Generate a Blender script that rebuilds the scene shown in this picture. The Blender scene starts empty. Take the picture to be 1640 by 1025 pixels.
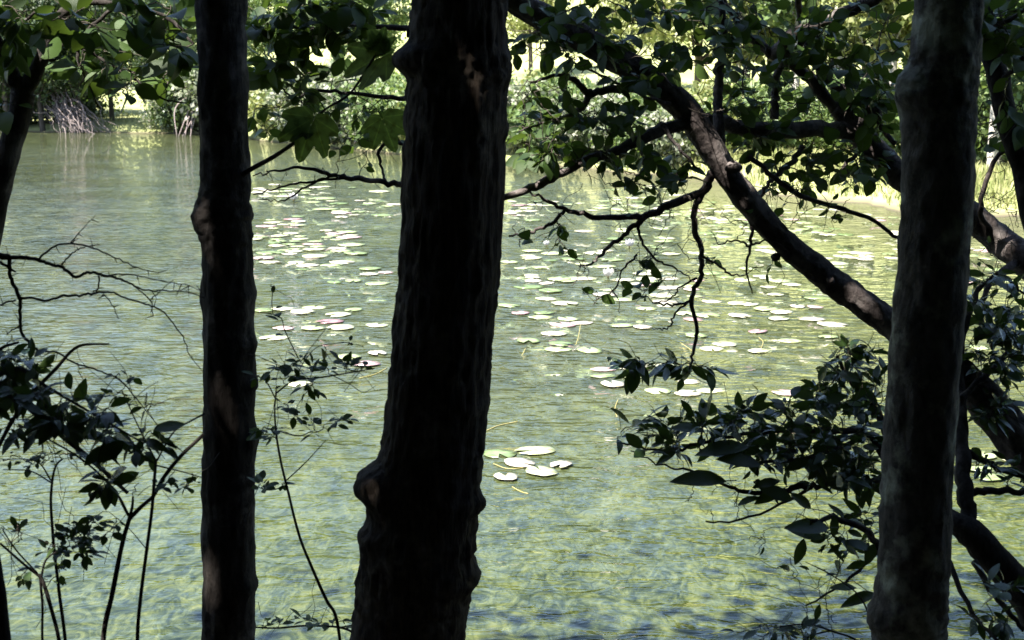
import bpy, math, random
import numpy as np
from mathutils import Vector, Matrix

random.seed(7); RNG = np.random.default_rng(11)
SC = bpy.context.scene
COL = SC.collection

# ------------------------------------------------------------------ camera
FPX = 2300.0; W0, H0 = 1640.0, 1025.0
HORIZON = 120.0
CAMZ = 2.6
PITCH = math.atan((H0/2-HORIZON)/FPX)
cam_d = bpy.data.cameras.new('camera'); cam = bpy.data.objects.new('camera', cam_d)
COL.objects.link(cam); SC.camera = cam
cam.location = (0, 0, CAMZ); cam.rotation_euler = (math.pi/2-PITCH, 0, 0)
cam_d.sensor_width = 36; cam_d.lens = FPX/W0*36
cam_d.clip_start = 0.05; cam_d.clip_end = 2000
cam_d.dof.use_dof = True; cam_d.dof.focus_distance = 6.5; cam_d.dof.aperture_fstop = 8

# ------------------------------------------------------------------ light
SUN_AZ, SUN_EL = math.radians(-128), math.radians(62)
TOSUN = np.array([math.sin(SUN_AZ)*math.cos(SUN_EL), math.cos(SUN_AZ)*math.cos(SUN_EL), math.sin(SUN_EL)])
world = bpy.data.worlds.new('World'); SC.world = world; world.use_nodes = True
wn = world.node_tree.nodes; wl = world.node_tree.links
sky = wn.new('ShaderNodeTexSky'); sky.sky_type = 'NISHITA'; sky.sun_disc = False; sky.ozone_density = 1.0
sky.sun_elevation = SUN_EL; sky.sun_rotation = SUN_AZ % (2*math.pi)
wl.new(sky.outputs[0], wn['Background'].inputs[0]); wn['Background'].inputs[1].default_value = 0.09
sun_d = bpy.data.lights.new('sun', 'SUN'); sun = bpy.data.objects.new('sun', sun_d); COL.objects.link(sun)
sun_d.energy = 5.0; sun_d.angle = math.radians(0.5); sun_d.color = (1.0, 0.95, 0.86)
sun.rotation_euler = Vector(TOSUN).to_track_quat('Z', 'Y').to_euler()
sun.location = (-10, -20, 40)
vs = SC.view_settings
vs.view_transform = 'Standard'; vs.look = 'None'; vs.gamma = 1; vs.use_curve_mapping = False
vs.exposure = 2.3
SC.render.engine = 'CYCLES'
SC.cycles.max_bounces = 5; SC.cycles.diffuse_bounces = 2; SC.cycles.transmission_bounces = 3

# ------------------------------------------------------------------ pixels to places
CF = np.array([0, math.cos(PITCH), -math.sin(PITCH)]); CU = np.array([0, math.sin(PITCH), math.cos(PITCH)])
CP = np.array([0, 0, CAMZ])
def ray(px, py):
    return np.array([(px-W0/2)/FPX, 0, 0]) + CU*((H0/2-py)/FPX) + CF
def P(px, py, d):                      # point at ground distance d (metres along +Y)
    r = ray(px, py); return CP + r*(d/r[1])
def onwater(px, py):
    r = ray(px, py); return CP + r*(-CAMZ/r[2])
def mpp(d): return d/FPX               # metres per photo pixel at distance d

# ------------------------------------------------------------------ materials
def newmat(name):
    m = bpy.data.materials.new(name); m.use_nodes = True
    m.node_tree.nodes.clear(); return m, m.node_tree.nodes, m.node_tree.links
def ramp(n, stops):
    r = n.new('ShaderNodeValToRGB'); e = r.color_ramp.elements
    while len(e) < len(stops): e.new(0.5)
    for el, (p, c) in zip(e, stops): el.position = p; el.color = (*c, 1)
    return r
def leaf_mat(name, cols, rough=0.45, trans=0.4, spec=0.5, tcol=(0.16, 0.26, 0.03)):
    m, n, l = newmat(name)
    out = n.new('ShaderNodeOutputMaterial'); g = n.new('ShaderNodeNewGeometry'); oi = n.new('ShaderNodeObjectInfo')
    add = n.new('ShaderNodeMath'); add.operation = 'ADD'; fr = n.new('ShaderNodeMath'); fr.operation = 'FRACT'
    l.new(g.outputs['Random Per Island'], add.inputs[0]); l.new(oi.outputs['Random'], add.inputs[1]); l.new(add.outputs[0], fr.inputs[0])
    r = ramp(n, [(i/(len(cols)-1), c) for i, c in enumerate(cols)]); l.new(fr.outputs[0], r.inputs[0])
    p = n.new('ShaderNodeBsdfPrincipled'); l.new(r.outputs[0], p.inputs['Base Color'])
    p.inputs['Roughness'].default_value = rough; p.inputs['Specular IOR Level'].default_value = spec
    no = n.new('ShaderNodeTexNoise'); no.inputs['Scale'].default_value = 60; bp = n.new('ShaderNodeBump')
    bp.inputs['Strength'].default_value = 0.25; bp.inputs['Distance'].default_value = 0.004
    l.new(no.outputs[0], bp.inputs['Height']); l.new(bp.outputs[0], p.inputs['Normal'])
    t = n.new('ShaderNodeBsdfTranslucent'); mx = n.new('ShaderNodeMix'); mx.data_type = 'RGBA'; mx.blend_type = 'MIX'
    mx.inputs['Factor'].default_value = 0.6; l.new(r.outputs[0], mx.inputs['A']); mx.inputs['B'].default_value = (*tcol, 1)
    l.new(mx.outputs['Result'], t.inputs[0])
    ms = n.new('ShaderNodeMixShader'); ms.inputs[0].default_value = trans
    l.new(p.outputs[0], ms.inputs[1]); l.new(t.outputs[0], ms.inputs[2]); l.new(ms.outputs[0], out.inputs[0])
    return m
def bark_mat(name, dark, light, lich=None, vscale=18, bump=0.6, stretch=0.18):
    m, n, l = newmat(name)
    out = n.new('ShaderNodeOutputMaterial'); p = n.new('ShaderNodeBsdfPrincipled'); l.new(p.outputs[0], out.inputs[0])
    tc = n.new('ShaderNodeTexCoord'); mp = n.new('ShaderNodeMapping'); mp.inputs['Scale'].default_value = (1, 1, stretch)
    l.new(tc.outputs['Object'], mp.inputs[0])
    no = n.new('ShaderNodeTexNoise'); no.inputs['Scale'].default_value = vscale*3; no.inputs['Detail'].default_value = 8; no.inputs['Roughness'].default_value = 0.7
    l.new(mp.outputs[0], no.inputs['Vector'])
    r = ramp(n, [(0.35, dark), (0.68, light)]); l.new(no.outputs[0], r.inputs[0])
    col = r.outputs[0]
    if lich:
        n2 = n.new('ShaderNodeTexNoise'); n2.inputs['Scale'].default_value = 7; n2.inputs['Detail'].default_value = 9; n2.inputs['Roughness'].default_value = .65
        l.new(tc.outputs['Object'], n2.inputs['Vector'])
        r2 = ramp(n, [(0.52, (0, 0, 0)), (0.66, (1, 1, 1))]); l.new(n2.outputs[0], r2.inputs[0])
        mx = n.new('ShaderNodeMix'); mx.data_type = 'RGBA'; l.new(r2.outputs[0], mx.inputs['Factor']); l.new(col, mx.inputs['A']); mx.inputs['B'].default_value = (*lich, 1)
        col = mx.outputs['Result']
    l.new(col, p.inputs['Base Color']); p.inputs['Roughness'].default_value = 0.92; p.inputs['Specular IOR Level'].default_value = 0.2
    b = n.new('ShaderNodeBump'); b.inputs['Strength'].default_value = bump; b.inputs['Distance'].default_value = 0.02
    l.new(no.outputs[0], b.inputs['Height']); l.new(b.outputs[0], p.inputs['Normal'])
    return m
M = {}
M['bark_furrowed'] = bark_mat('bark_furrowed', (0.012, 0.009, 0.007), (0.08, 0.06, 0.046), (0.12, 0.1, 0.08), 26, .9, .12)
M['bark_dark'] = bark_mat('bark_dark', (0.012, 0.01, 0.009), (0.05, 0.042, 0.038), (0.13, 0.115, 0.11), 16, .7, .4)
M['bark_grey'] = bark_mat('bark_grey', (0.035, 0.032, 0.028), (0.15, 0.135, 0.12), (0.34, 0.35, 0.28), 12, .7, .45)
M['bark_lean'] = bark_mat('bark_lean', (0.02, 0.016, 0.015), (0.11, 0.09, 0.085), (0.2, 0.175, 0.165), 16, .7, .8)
M['twig'] = bark_mat('twig_bark', (0.03, 0.025, 0.02), (0.1, 0.085, 0.07), None, 20, .3, 1)
M['pale_bark'] = bark_mat('pale_bark', (0.25, 0.23, 0.2), (0.5, 0.47, 0.42), (0.12, 0.1, 0.08), 8, .3, 2.5)
M['root'] = bark_mat('weathered_root', (0.1, 0.08, 0.075), (0.3, 0.25, 0.24), None, 10, .4, 1)
M['leaf_canopy'] = leaf_mat('leaf_canopy', [(0.03, 0.06, 0.012), (0.045, 0.085, 0.02), (0.06, 0.11, 0.025)], .5, .22)
M['leaf_laurel'] = leaf_mat('leaf_laurel', [(0.012, 0.026, 0.009), (0.02, 0.042, 0.014), (0.04, 0.07, 0.018)], .26, .14, .55)
M['leaf_broad'] = leaf_mat('leaf_broad', [(0.016, 0.032, 0.008), (0.025, 0.05, 0.01), (0.05, 0.085, 0.018)], .5, .2, .22)
M['leaf_maple'] = leaf_mat('leaf_maple', [(0.04, 0.07, 0.016), (0.055, 0.085, 0.022)], .5, .55, .3, (.12, .17, .03))
def add_veins(m):
    n, l = m.node_tree.nodes, m.node_tree.links
    tc = n.new('ShaderNodeTexCoord'); sp = n.new('ShaderNodeSeparateXYZ'); l.new(tc.outputs['Object'], sp.inputs[0])
    at = n.new('ShaderNodeMath'); at.operation = 'ARCTAN2'; l.new(sp.outputs['X'], at.inputs[0]); l.new(sp.outputs['Y'], at.inputs[1])
    pp = n.new('ShaderNodeMath'); pp.operation = 'PINGPONG'; l.new(at.outputs[0], pp.inputs[0]); pp.inputs[1].default_value = .34
    rv = ramp(n, [(0.0, (1.9, 1.9, 1.5)), (0.035, (1, 1, 1)), (0.34, (.8, .8, .8))]); l.new(pp.outputs[0], rv.inputs[0])
    no = n.new('ShaderNodeTexNoise'); no.inputs['Scale'].default_value = 5; no.inputs['Detail'].default_value = 6; l.new(tc.outputs['Object'], no.inputs['Vector'])
    rn = ramp(n, [(0.34, (.5, .42, .3)), (0.5, (1, 1, 1)), (0.7, (1.25, 1.2, 1))]); l.new(no.outputs[0], rn.inputs[0])
    prev = None
    for r_ in (rv, rn):
        mx = n.new('ShaderNodeMix'); mx.data_type = 'RGBA'; mx.blend_type = 'MULTIPLY'; mx.inputs['Factor'].default_value = 1
        if prev is None: mx.inputs['A'].default_value = (1, 1, 1, 1)
        else: l.new(prev, mx.inputs['A'])
        l.new(r_.outputs[0], mx.inputs['B']); prev = mx.outputs['Result']
    for nd in list(n):
        if nd.type in ('BSDF_PRINCIPLED', 'BSDF_TRANSLUCENT'):
            sock = nd.inputs[0]; src = sock.links[0].from_socket
            mx = n.new('ShaderNodeMix'); mx.data_type = 'RGBA'; mx.blend_type = 'MULTIPLY'; mx.inputs['Factor'].default_value = 1
            l.new(src, mx.inputs['A']); l.new(prev, mx.inputs['B']); l.new(mx.outputs['Result'], sock)
add_veins(M['leaf_maple'])
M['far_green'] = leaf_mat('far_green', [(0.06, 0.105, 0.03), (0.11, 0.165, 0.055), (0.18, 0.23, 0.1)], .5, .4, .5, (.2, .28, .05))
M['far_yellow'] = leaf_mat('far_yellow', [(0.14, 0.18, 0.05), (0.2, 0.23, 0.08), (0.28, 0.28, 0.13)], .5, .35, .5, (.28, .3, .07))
M['far_shade_leaf'] = leaf_mat('far_shade_leaf', [(0.02, 0.04, 0.014), (0.035, 0.06, 0.02), (0.06, 0.08, 0.03)], .5, .2)  # leaf colour darkened to stand for the shade of the left hollow
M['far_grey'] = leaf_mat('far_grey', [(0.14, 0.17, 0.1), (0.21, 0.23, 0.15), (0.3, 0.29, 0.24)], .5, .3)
M['grass'] = leaf_mat('grass_blade', [(0.16, 0.2, 0.06), (0.24, 0.25, 0.1), (0.34, 0.32, 0.16)], .6, .3, .3, (.3, .32, .1))
M['litter'] = leaf_mat('leaf_litter', [(0.06, 0.035, 0.02), (0.1, 0.06, 0.03), (0.13, 0.09, 0.05)], .7, .1, .3, (.1, .06, .03))

def pad_mat(name, cols):
    m, n, l = newmat(name)
    out = n.new('ShaderNodeOutputMaterial'); p = n.new('ShaderNodeBsdfPrincipled'); l.new(p.outputs[0], out.inputs[0])
    oi = n.new('ShaderNodeObjectInfo'); g = n.new('ShaderNodeNewGeometry')
    a = n.new('ShaderNodeMath'); a.operation = 'ADD'; f = n.new('ShaderNodeMath'); f.operation = 'FRACT'
    l.new(oi.outputs['Random'], a.inputs[0]); l.new(g.outputs['Random Per Island'], a.inputs[1]); l.new(a.outputs[0], f.inputs[0])
    r = ramp(n, [(i/(len(cols)-1), c) for i, c in enumerate(cols)]); l.new(f.outputs[0], r.inputs[0])
    no = n.new('ShaderNodeTexNoise'); no.inputs['Scale'].default_value = 14; no.inputs['Detail'].default_value = 6
    l.new(g.outputs['Position'], no.inputs['Vector'])
    r2 = ramp(n, [(0.35, (0.55, 0.5, 0.4)), (0.6, (1.1, 1.1, 1.1))]); l.new(no.outputs[0], r2.inputs[0])
    mx = n.new('ShaderNodeMix'); mx.data_type = 'RGBA'; mx.blend_type = 'MULTIPLY'; mx.inputs['Factor'].default_value = 1
    l.new(r.outputs[0], mx.inputs['A']); l.new(r2.outputs[0], mx.inputs['B']); l.new(mx.outputs['Result'], p.inputs['Base Color'])
    p.inputs['Roughness'].default_value = 0.32; p.inputs['Specular IOR Level'].default_value = 0.6
    b = n.new('ShaderNodeBump'); b.inputs['Strength'].default_value = 0.2; b.inputs['Distance'].default_value = 0.01
    l.new(no.outputs[0], b.inputs['Height']); l.new(b.outputs[0], p.inputs['Normal'])
    return m
M['pad_green'] = pad_mat('pad_green', [(0.1, 0.15, 0.05), (0.26, 0.33, 0.16), (0.32, 0.38, 0.2), (0.42, 0.44, 0.3), (0.5, 0.46, 0.4)])
M['pad_red'] = pad_mat('pad_red', [(0.24, 0.13, 0.15), (0.34, 0.22, 0.24), (0.42, 0.32, 0.32)])
def plain(name, c, rough=.6):
    m, n, l = newmat(name); out = n.new('ShaderNodeOutputMaterial'); p = n.new('ShaderNodeBsdfPrincipled'); l.new(p.outputs[0], out.inputs[0])
    no = n.new('ShaderNodeTexNoise'); no.inputs['Scale'].default_value = 20
    r = ramp(n, [(0.3, tuple(x*.75 for x in c)), (0.7, c)]); l.new(no.outputs[0], r.inputs[0]); l.new(r.outputs[0], p.inputs['Base Color'])
    p.inputs['Roughness'].default_value = rough; return m
M['petal'] = plain('petal', (0.8, 0.74, 0.76)); M['stamen'] = plain('stamen', (0.7, 0.45, 0.08))
M['pad_stem'] = plain('pad_stem', (0.3, 0.26, 0.09))

# ground: leaf litter near, meadow far (one sheet)
m, n, l = newmat('ground_soil_and_meadow'); M['ground'] = m
out = n.new('ShaderNodeOutputMaterial'); p = n.new('ShaderNodeBsdfPrincipled'); l.new(p.outputs[0], out.inputs[0])
g = n.new('ShaderNodeNewGeometry'); sep = n.new('ShaderNodeSeparateXYZ'); l.new(g.outputs['Position'], sep.inputs[0])
no = n.new('ShaderNodeTexNoise'); no.inputs['Scale'].default_value = 0.35; no.inputs['Detail'].default_value = 10; l.new(g.outputs['Position'], no.inputs['Vector'])
r1 = ramp(n, [(0.3, (0.15, 0.18, 0.06)), (0.5, (0.24, 0.26, 0.1)), (0.7, (0.32, 0.32, 0.15))]); l.new(no.outputs[0], r1.inputs[0])
n2 = n.new('ShaderNodeTexNoise'); n2.inputs['Scale'].default_value = 9; n2.inputs['Detail'].default_value = 8; l.new(g.outputs['Position'], n2.inputs['Vector'])
r2 = ramp(n, [(0.35, (0.02, 0.015, 0.01)), (0.65, (0.09, 0.06, 0.035))]); l.new(n2.outputs[0], r2.inputs[0])
mr = n.new('ShaderNodeMapRange'); mr.inputs[1].default_value = 12; mr.inputs[2].default_value = 20; l.new(sep.outputs['Y'], mr.inputs[0])
mx = n.new('ShaderNodeMix'); mx.data_type = 'RGBA'; l.new(mr.outputs[0], mx.inputs['Factor']); l.new(r2.outputs[0], mx.inputs['A']); l.new(r1.outputs[0], mx.inputs['B'])
mud = n.new('ShaderNodeMapRange'); mud.inputs[1].default_value = 0.0; mud.inputs[2].default_value = 0.1; l.new(sep.outputs['Z'], mud.inputs[0])
mx2 = n.new('ShaderNodeMix'); mx2.data_type = 'RGBA'; l.new(mud.outputs[0], mx2.inputs['Factor']); mx2.inputs['A'].default_value = (0.06, 0.045, 0.03, 1); l.new(mx.outputs['Result'], mx2.inputs['B'])
l.new(mx2.outputs['Result'], p.inputs['Base Color']); p.inputs['Roughness'].default_value = .95
b = n.new('ShaderNodeBump'); b.inputs['Strength'].default_value = .6; b.inputs['Distance'].default_value = .05; l.new(n2.outputs[0], b.inputs['Height']); l.new(b.outputs[0], p.inputs['Normal'])

# water: murky green pond, submerged weed, wind ripples
m, n, l = newmat('pond_water'); M['water'] = m
out = n.new('ShaderNodeOutputMaterial'); p = n.new('ShaderNodeBsdfPrincipled'); l.new(p.outputs[0], out.inputs[0])
g = n.new('ShaderNodeNewGeometry')
def noise(scale, detail=4, vec=None, rough=.55, dist=0):
    t = n.new('ShaderNodeTexNoise'); t.inputs['Scale'].default_value = scale; t.inputs['Detail'].default_value = detail
    t.inputs['Roughness'].default_value = rough; t.inputs['Distortion'].default_value = dist
    l.new(vec if vec else g.outputs['Position'], t.inputs['Vector']); return t
def mapping(sc, rot=0):
    t = n.new('ShaderNodeMapping'); t.inputs['Scale'].default_value = sc; t.inputs['Rotation'].default_value = (0, 0, rot)
    l.new(g.outputs['Position'], t.inputs[0]); return t.outputs[0]
weed = noise(1.0, 8, mapping((2.6, 1.1, 1), .3), .62, 1.4)
fine = noise(1.0, 6, mapping((8, 4.2, 1), -.4), .66, 2.6)
def mul(a, v, b=None):
    t = n.new('ShaderNodeMath'); t.operation = 'MULTIPLY'; l.new(a, t.inputs[0])
    if b: l.new(b, t.inputs[1])
    else: t.inputs[1].default_value = v
    return t.outputs[0]
def addn(a, b_):
    t = n.new('ShaderNodeMath'); t.operation = 'ADD'; l.new(a, t.inputs[0]); l.new(b_, t.inputs[1]); return t.outputs[0]
rw = ramp(n, [(0.3, (0.02, 0.026, 0.013)), (0.46, (0.036, 0.043, 0.02)), (0.58, (0.05, 0.057, 0.024)), (0.72, (0.072, 0.078, 0.03))])  # yellow-green shift puts the bank's reflection into the murk colour
l.new(weed.outputs[0], rw.inputs[0])
# weed grows to the surface in the shallows beside the near bank
rf = ramp(n, [(0.36, (0.006, 0.01, 0.003)), (0.46, (0.023, 0.031, 0.009)), (0.55, (0.052, 0.063, 0.019)), (0.68, (0.1, 0.108, 0.036))])
l.new(addn(mul(fine.outputs[0], .62), mul(weed.outputs[0], .38)), rf.inputs[0])
sepw = n.new('ShaderNodeSeparateXYZ'); l.new(g.outputs['Position'], sepw.inputs[0])
shal = n.new('ShaderNodeMapRange'); shal.inputs[1].default_value = 12.5; shal.inputs[2].default_value = 7.2; l.new(sepw.outputs['Y'], shal.inputs[0])
mw = n.new('ShaderNodeMix'); mw.data_type = 'RGBA'; l.new(shal.outputs[0], mw.inputs['Factor']); l.new(rw.outputs[0], mw.inputs['A']); l.new(rf.outputs[0], mw.inputs['B'])
l.new(mw.outputs['Result'], p.inputs['Base Color'])
p.inputs['Roughness'].default_value = 0.0; p.inputs['IOR'].default_value = 1.333
RA, RB, RC = .075, .028, .04
rip1 = noise(1.0, 2, mapping((3.0, 5.0, 1), -.25), .5, .8)
rip2 = noise(1.0, 3, mapping((6, 9, 1), .3), .5, .6)
sw = noise(1.0, 2, mapping((.5, 1.1, 1), .5), .5, .5)
calm = noise(.13, 3); rc = ramp(n, [(0.4, (.4,)*3), (0.6, (1.15,)*3)]); l.new(calm.outputs[0], rc.inputs[0])
hgt = addn(addn(mul(rip1.outputs[0], RA), mul(rip2.outputs[0], RB)), mul(sw.outputs[0], RC))
hgt = mul(hgt, 0, rc.outputs[0])
lee = n.new('ShaderNodeMapRange'); lee.inputs[1].default_value = 6; lee.inputs[2].default_value = 12; lee.inputs[3].default_value = .35; lee.inputs[4].default_value = 1; l.new(sepw.outputs['Y'], lee.inputs[0])
hgt = mul(hgt, 0, lee.outputs[0])
b = n.new('ShaderNodeBump'); b.inputs['Strength'].default_value = 1; b.inputs['Distance'].default_value = 1.0
l.new(hgt, b.inputs['Height']); l.new(b.outputs[0], p.inputs['Normal'])

# ------------------------------------------------------------------ mesh and object helpers
def mkmesh(name, v, f, mat, smooth=True):
    me = bpy.data.meshes.new(name)
    v = np.asarray(v, dtype=np.float32); 
    fl = [len(x) for x in f] if not isinstance(f, np.ndarray) else [f.shape[1]]*len(f)
    loops = np.concatenate([np.asarray(x) for x in f]) if not isinstance(f, np.ndarray) else f.reshape(-1)
    me.vertices.add(len(v)); me.vertices.foreach_set('co', v.reshape(-1))
    me.loops.add(len(loops)); me.loops.foreach_set('vertex_index', loops.astype(np.int32))
    me.polygons.add(len(fl)); st = np.concatenate([[0], np.cumsum(fl)[:-1]]).astype(np.int32)
    me.polygons.foreach_set('loop_start', st); me.polygons.foreach_set('loop_total', np.array(fl, dtype=np.int32))
    if smooth: me.polygons.foreach_set('use_smooth', np.ones(len(fl), dtype=bool))
    me.update(calc_edges=True); me.validate()
    me.materials.append(mat); return me
def obj(name, me, parent=None, kind=None):
    o = bpy.data.objects.new(name, me); COL.objects.link(o)
    if parent is not None: o.parent = parent
    if kind: o['kind'] = kind
    return o
def tag(o, label, cat, group=None):
    o['label'] = label; o['category'] = cat
    if group: o['group'] = group
    return o
def thing(name, label, cat, loc=(0, 0, 0), group=None):
    o = bpy.data.objects.new(name, None); COL.objects.link(o); o.location = [float(x) for x in loc]; o.empty_display_size = .2
    return tag(o, label, cat, group)

class Acc:                                   # collects triangles/quads with shared offsets
    def __init__(s): s.v = []; s.f = []; s.n = 0
    def add(s, v, f):
        s.v.append(np.asarray(v, dtype=float)); s.f += [tuple(int(i)+s.n for i in q) for q in f]; s.n += len(v)
    def mesh(s, name, mat, off=(0, 0, 0)):
        return mkmesh(name, np.concatenate(s.v)-np.asarray(off), s.f, mat)

def catmull(pts, sub):
    pts = np.asarray(pts, float); n_ = len(pts)
    if n_ < 3: return np.array([pts[0]+(pts[-1]-pts[0])*t for t in np.linspace(0, 1, sub+1)])
    ext = np.vstack([2*pts[0]-pts[1], pts, 2*pts[-1]-pts[-2]]); o = []
    for i in range(n_-1):                       # centripetal: no overshoot where spacing changes
        a, b_, c, d = ext[i:i+4]
        t0 = 0.0; t1 = t0+np.linalg.norm(b_-a)**.5+1e-6; t2 = t1+np.linalg.norm(c-b_)**.5+1e-6; t3 = t2+np.linalg.norm(d-c)**.5+1e-6
        for t in np.linspace(t1, t2, sub, endpoint=False):
            A1 = (t1-t)/(t1-t0)*a+(t-t0)/(t1-t0)*b_; A2 = (t2-t)/(t2-t1)*b_+(t-t1)/(t2-t1)*c; A3 = (t3-t)/(t3-t2)*c+(t-t2)/(t3-t2)*d
            B1 = (t2-t)/(t2-t0)*A1+(t-t0)/(t2-t0)*A2; B2 = (t3-t)/(t3-t1)*A2+(t-t1)/(t3-t1)*A3
            o.append((t2-t)/(t2-t1)*B1+(t-t1)/(t2-t1)*B2)
    o.append(pts[-1]); return np.array(o)
def frames(c):
    t = np.gradient(c, axis=0); t /= np.linalg.norm(t, axis=1)[:, None]+1e-9
    u = np.cross(t[0], [0.3, 1, .1]); u /= np.linalg.norm(u); U = []
    for k in range(len(c)):
        u = u-t[k]*np.dot(u, t[k]); u /= np.linalg.norm(u)+1e-9; U.append(u.copy())
    U = np.array(U); return U, np.cross(t, U)
def tube(c, r, seg=6, disp=None):
    c = np.asarray(c, float); n_ = len(c); r = np.broadcast_to(np.asarray(r, float), (n_,))
    U, V = frames(c); a = np.linspace(0, 2*math.pi, seg, endpoint=False)
    R = np.repeat(r[:, None], seg, 1)
    if disp is not None: R = R+disp
    v = c[:, None, :]+R[..., None]*(U[:, None, :]*np.cos(a)[None, :, None]+V[:, None, :]*np.sin(a)[None, :, None])
    f = []
    for i in range(n_-1):
        for j in range(seg):
            k = (j+1) % seg; f.append((i*seg+j, i*seg+k, (i+1)*seg+k, (i+1)*seg+j))
    f.append(tuple(range(seg-1, -1, -1))); f.append(tuple((n_-1)*seg+j for j in range(seg)))
    return v.reshape(-1, 3), f
def vnoise(rows, cols, gr, gc, seed):        # smooth noise, periodic round the trunk
    rg = np.random.default_rng(seed).uniform(-1, 1, (gr+2, gc))
    y = np.linspace(0, gr, rows); x = np.linspace(0, gc, cols, endpoint=False)
    yi = y.astype(int); xi = x.astype(int); fy = y-yi; fx = x-xi
    fy = fy*fy*(3-2*fy); fx = fx*fx*(3-2*fx); xj = (xi+1) % gc
    a = rg[yi][:, xi]; b_ = rg[yi][:, xj]; c = rg[yi+1][:, xi]; d = rg[yi+1][:, xj]
    return (a*(1-fx)+b_*fx)*(1-fy)[:, None]+(c*(1-fx)+d*fx)*fy[:, None]

# leaf shapes: unit length along +Y, face +Z
def ovate(wd, curl=.08, fold=.35, serr=0):
    st = [0, .1, .28, .5, .72, .9, 1.0]; hw = [.012, .45, .9, 1.0, .74, .33, 0]
    v = []; f = []
    for t, h in zip(st, hw):
        z = -curl*(t-.3)**2*2.4
        v += [(0, t, z), (-wd*h, t+.01, z+fold*wd*h*.6), (wd*h, t+.01, z+fold*wd*h*.6)]
    for i in range(len(st)-1):
        a = 3*i; b_ = a+3
        f += [(a, b_, b_+1, a+1), (a, a+2, b_+2, b_)]
    k = len(v); v += [(-.012, -.16, .02), (.012, -.16, .02), (.012, .02, 0), (-.012, .02, 0)]; f.append((k, k+1, k+2, k+3))
    return np.array(v), f
def lobed():
    import math as mm
    outl = [(-10, .1), (-160, .1), (-125, .3), (-100, .46), (-84, .64), (-72, .7), (-62, .54), (-50, .68), (-42, .88), (-34, .9), (-22, .6), (-13, .76), (-6, .93), (0, 1.0)][1:]
    pts = []
    for ang, r in outl: pts.append((r*mm.sin(mm.radians(ang)), r*mm.cos(mm.radians(ang))))
    pts += [(-x, y) for x, y in pts[-2::-1]]
    v = [(0, .3, 0)]+[(x, y, .12*abs(x)-.18*(y-.3)**2) for x, y in pts]
    f = [(0, i+1, i) for i in range(1, len(pts))]
    k = len(v); v += [(-.012, -.35, .05), (.012, -.35, .05), (.012, .1, 0), (-.012, .1, 0)]; f.append((k, k+1, k+2, k+3))
    return np.array(v), f
def quadleaf(wd=.34):
    return np.array([(0, 0, 0), (wd, .45, .08), (0, 1, -.06), (-wd, .45, .08)]), [(0, 1, 2, 3)]
LEAF = {'laurel': [ovate(.2, .1), ovate(.24, .05, .2), ovate(.17, .2, .5)],
        'broad': [ovate(.3, .12, .25), ovate(.27, .04, .4), ovate(.33, .2, .15)],
        'small': [ovate(.27, .05, .3), ovate(.32, .1, .15)],
        'maple': [lobed()], 'maplet': [ovate(.2, .1, .2)]}
LMAT = {'laurel': 'leaf_laurel', 'broad': 'leaf_broad', 'small': 'leaf_broad', 'maple': 'leaf_maple', 'maplet': 'leaf_maple'}
LMESH = {k: [mkmesh('leaf', v, f, M[LMAT[k]], False) for v, f in vs_] for k, vs_ in LEAF.items()}
def leafmat(pos, direc, normal, size):
    y = np.asarray(direc, float); y /= np.linalg.norm(y)+1e-9
    z = np.asarray(normal, float); z = z-y*np.dot(y, z); nz = np.linalg.norm(z)
    if nz < 1e-3: z = np.cross(y, [1, .2, .1]); nz = np.linalg.norm(z)
    z /= nz; x = np.cross(y, z)
    m_ = np.eye(4); m_[:3, 0] = x*size; m_[:3, 1] = y*size; m_[:3, 2] = z*size; m_[:3, 3] = pos
    return m_
def merge_instances(mats, tv, tf):           # many copies of one small shape as one mesh
    mats = np.asarray(mats); tv = np.asarray(tv); k = len(tv)
    v = np.einsum('nij,kj->nki', mats[:, :3, :3], tv)+mats[:, None, :3, 3]
    fs = []; off = np.arange(len(mats))*k
    for q in tf: fs.append(off[:, None]+np.array(q)[None, :])
    return v.reshape(-1, 3), fs
def merged_mesh(name, mats, shapes, mat, off=(0, 0, 0)):
    V = []; F = []; base = 0
    mats = np.asarray(mats); which = RNG.integers(0, len(shapes), len(mats))
    for i, (tv, tf) in enumerate(shapes):
        ms = mats[which == i]
        if not len(ms): continue
        v, fs = merge_instances(ms, tv, tf); V.append(v)
        for a in fs: F += list(a+base)
        base += len(v)
    return mkmesh(name, np.concatenate(V)-np.asarray(off), F, mat, False)
# canopy leaves are cut away sunward so a fleck lands here: (point, radius)
FLECKS = []
def fleck(px, py, d, r): FLECKS.append((P(px, py, d), r))
for a in [(334, 362, 3.93, .004), (357, 655, 3.93, .0), (326, 930, 3.93, .006), (1340, 450, 4.55, .06), (1283, 418, 4.55, .012), (1112, 190, 4.55, .006),
          (752, 90, 3.66, .01), (776, 175, 3.66, .01), (597, 790, 3.7, .004), (850, 240, 4.4, .12), (1090, 288, 4.5, .02), (165, 50, 4.3, .13), (235, 60, 4.3, .1), (300, 15, 4.3, .1), (60, 30, 4.3, .08), (1120, 30, 4.4, .04),
          (1320, 60, 4.8, .06), (480, 20, 4.8, .1), (1370, 590, 4.2, .04), (1600, 388, 4.95, .02), (310, 715, 3.3, .03), (80, 940, 3.25, .04), (100, 600, 3.3, .02)]:
    fleck(*a)
def open_gaps(pts, near=.25, pad=0.0):                 # mask of points that stay
    keep = np.ones(len(pts), bool)
    for c, r in FLECKS:
        w = pts-c; t = w@TOSUN; dist = np.linalg.norm(w-t[:, None]*TOSUN, axis=1)
        keep &= ~((dist < r+pad) & (t > near))
    return keep
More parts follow.
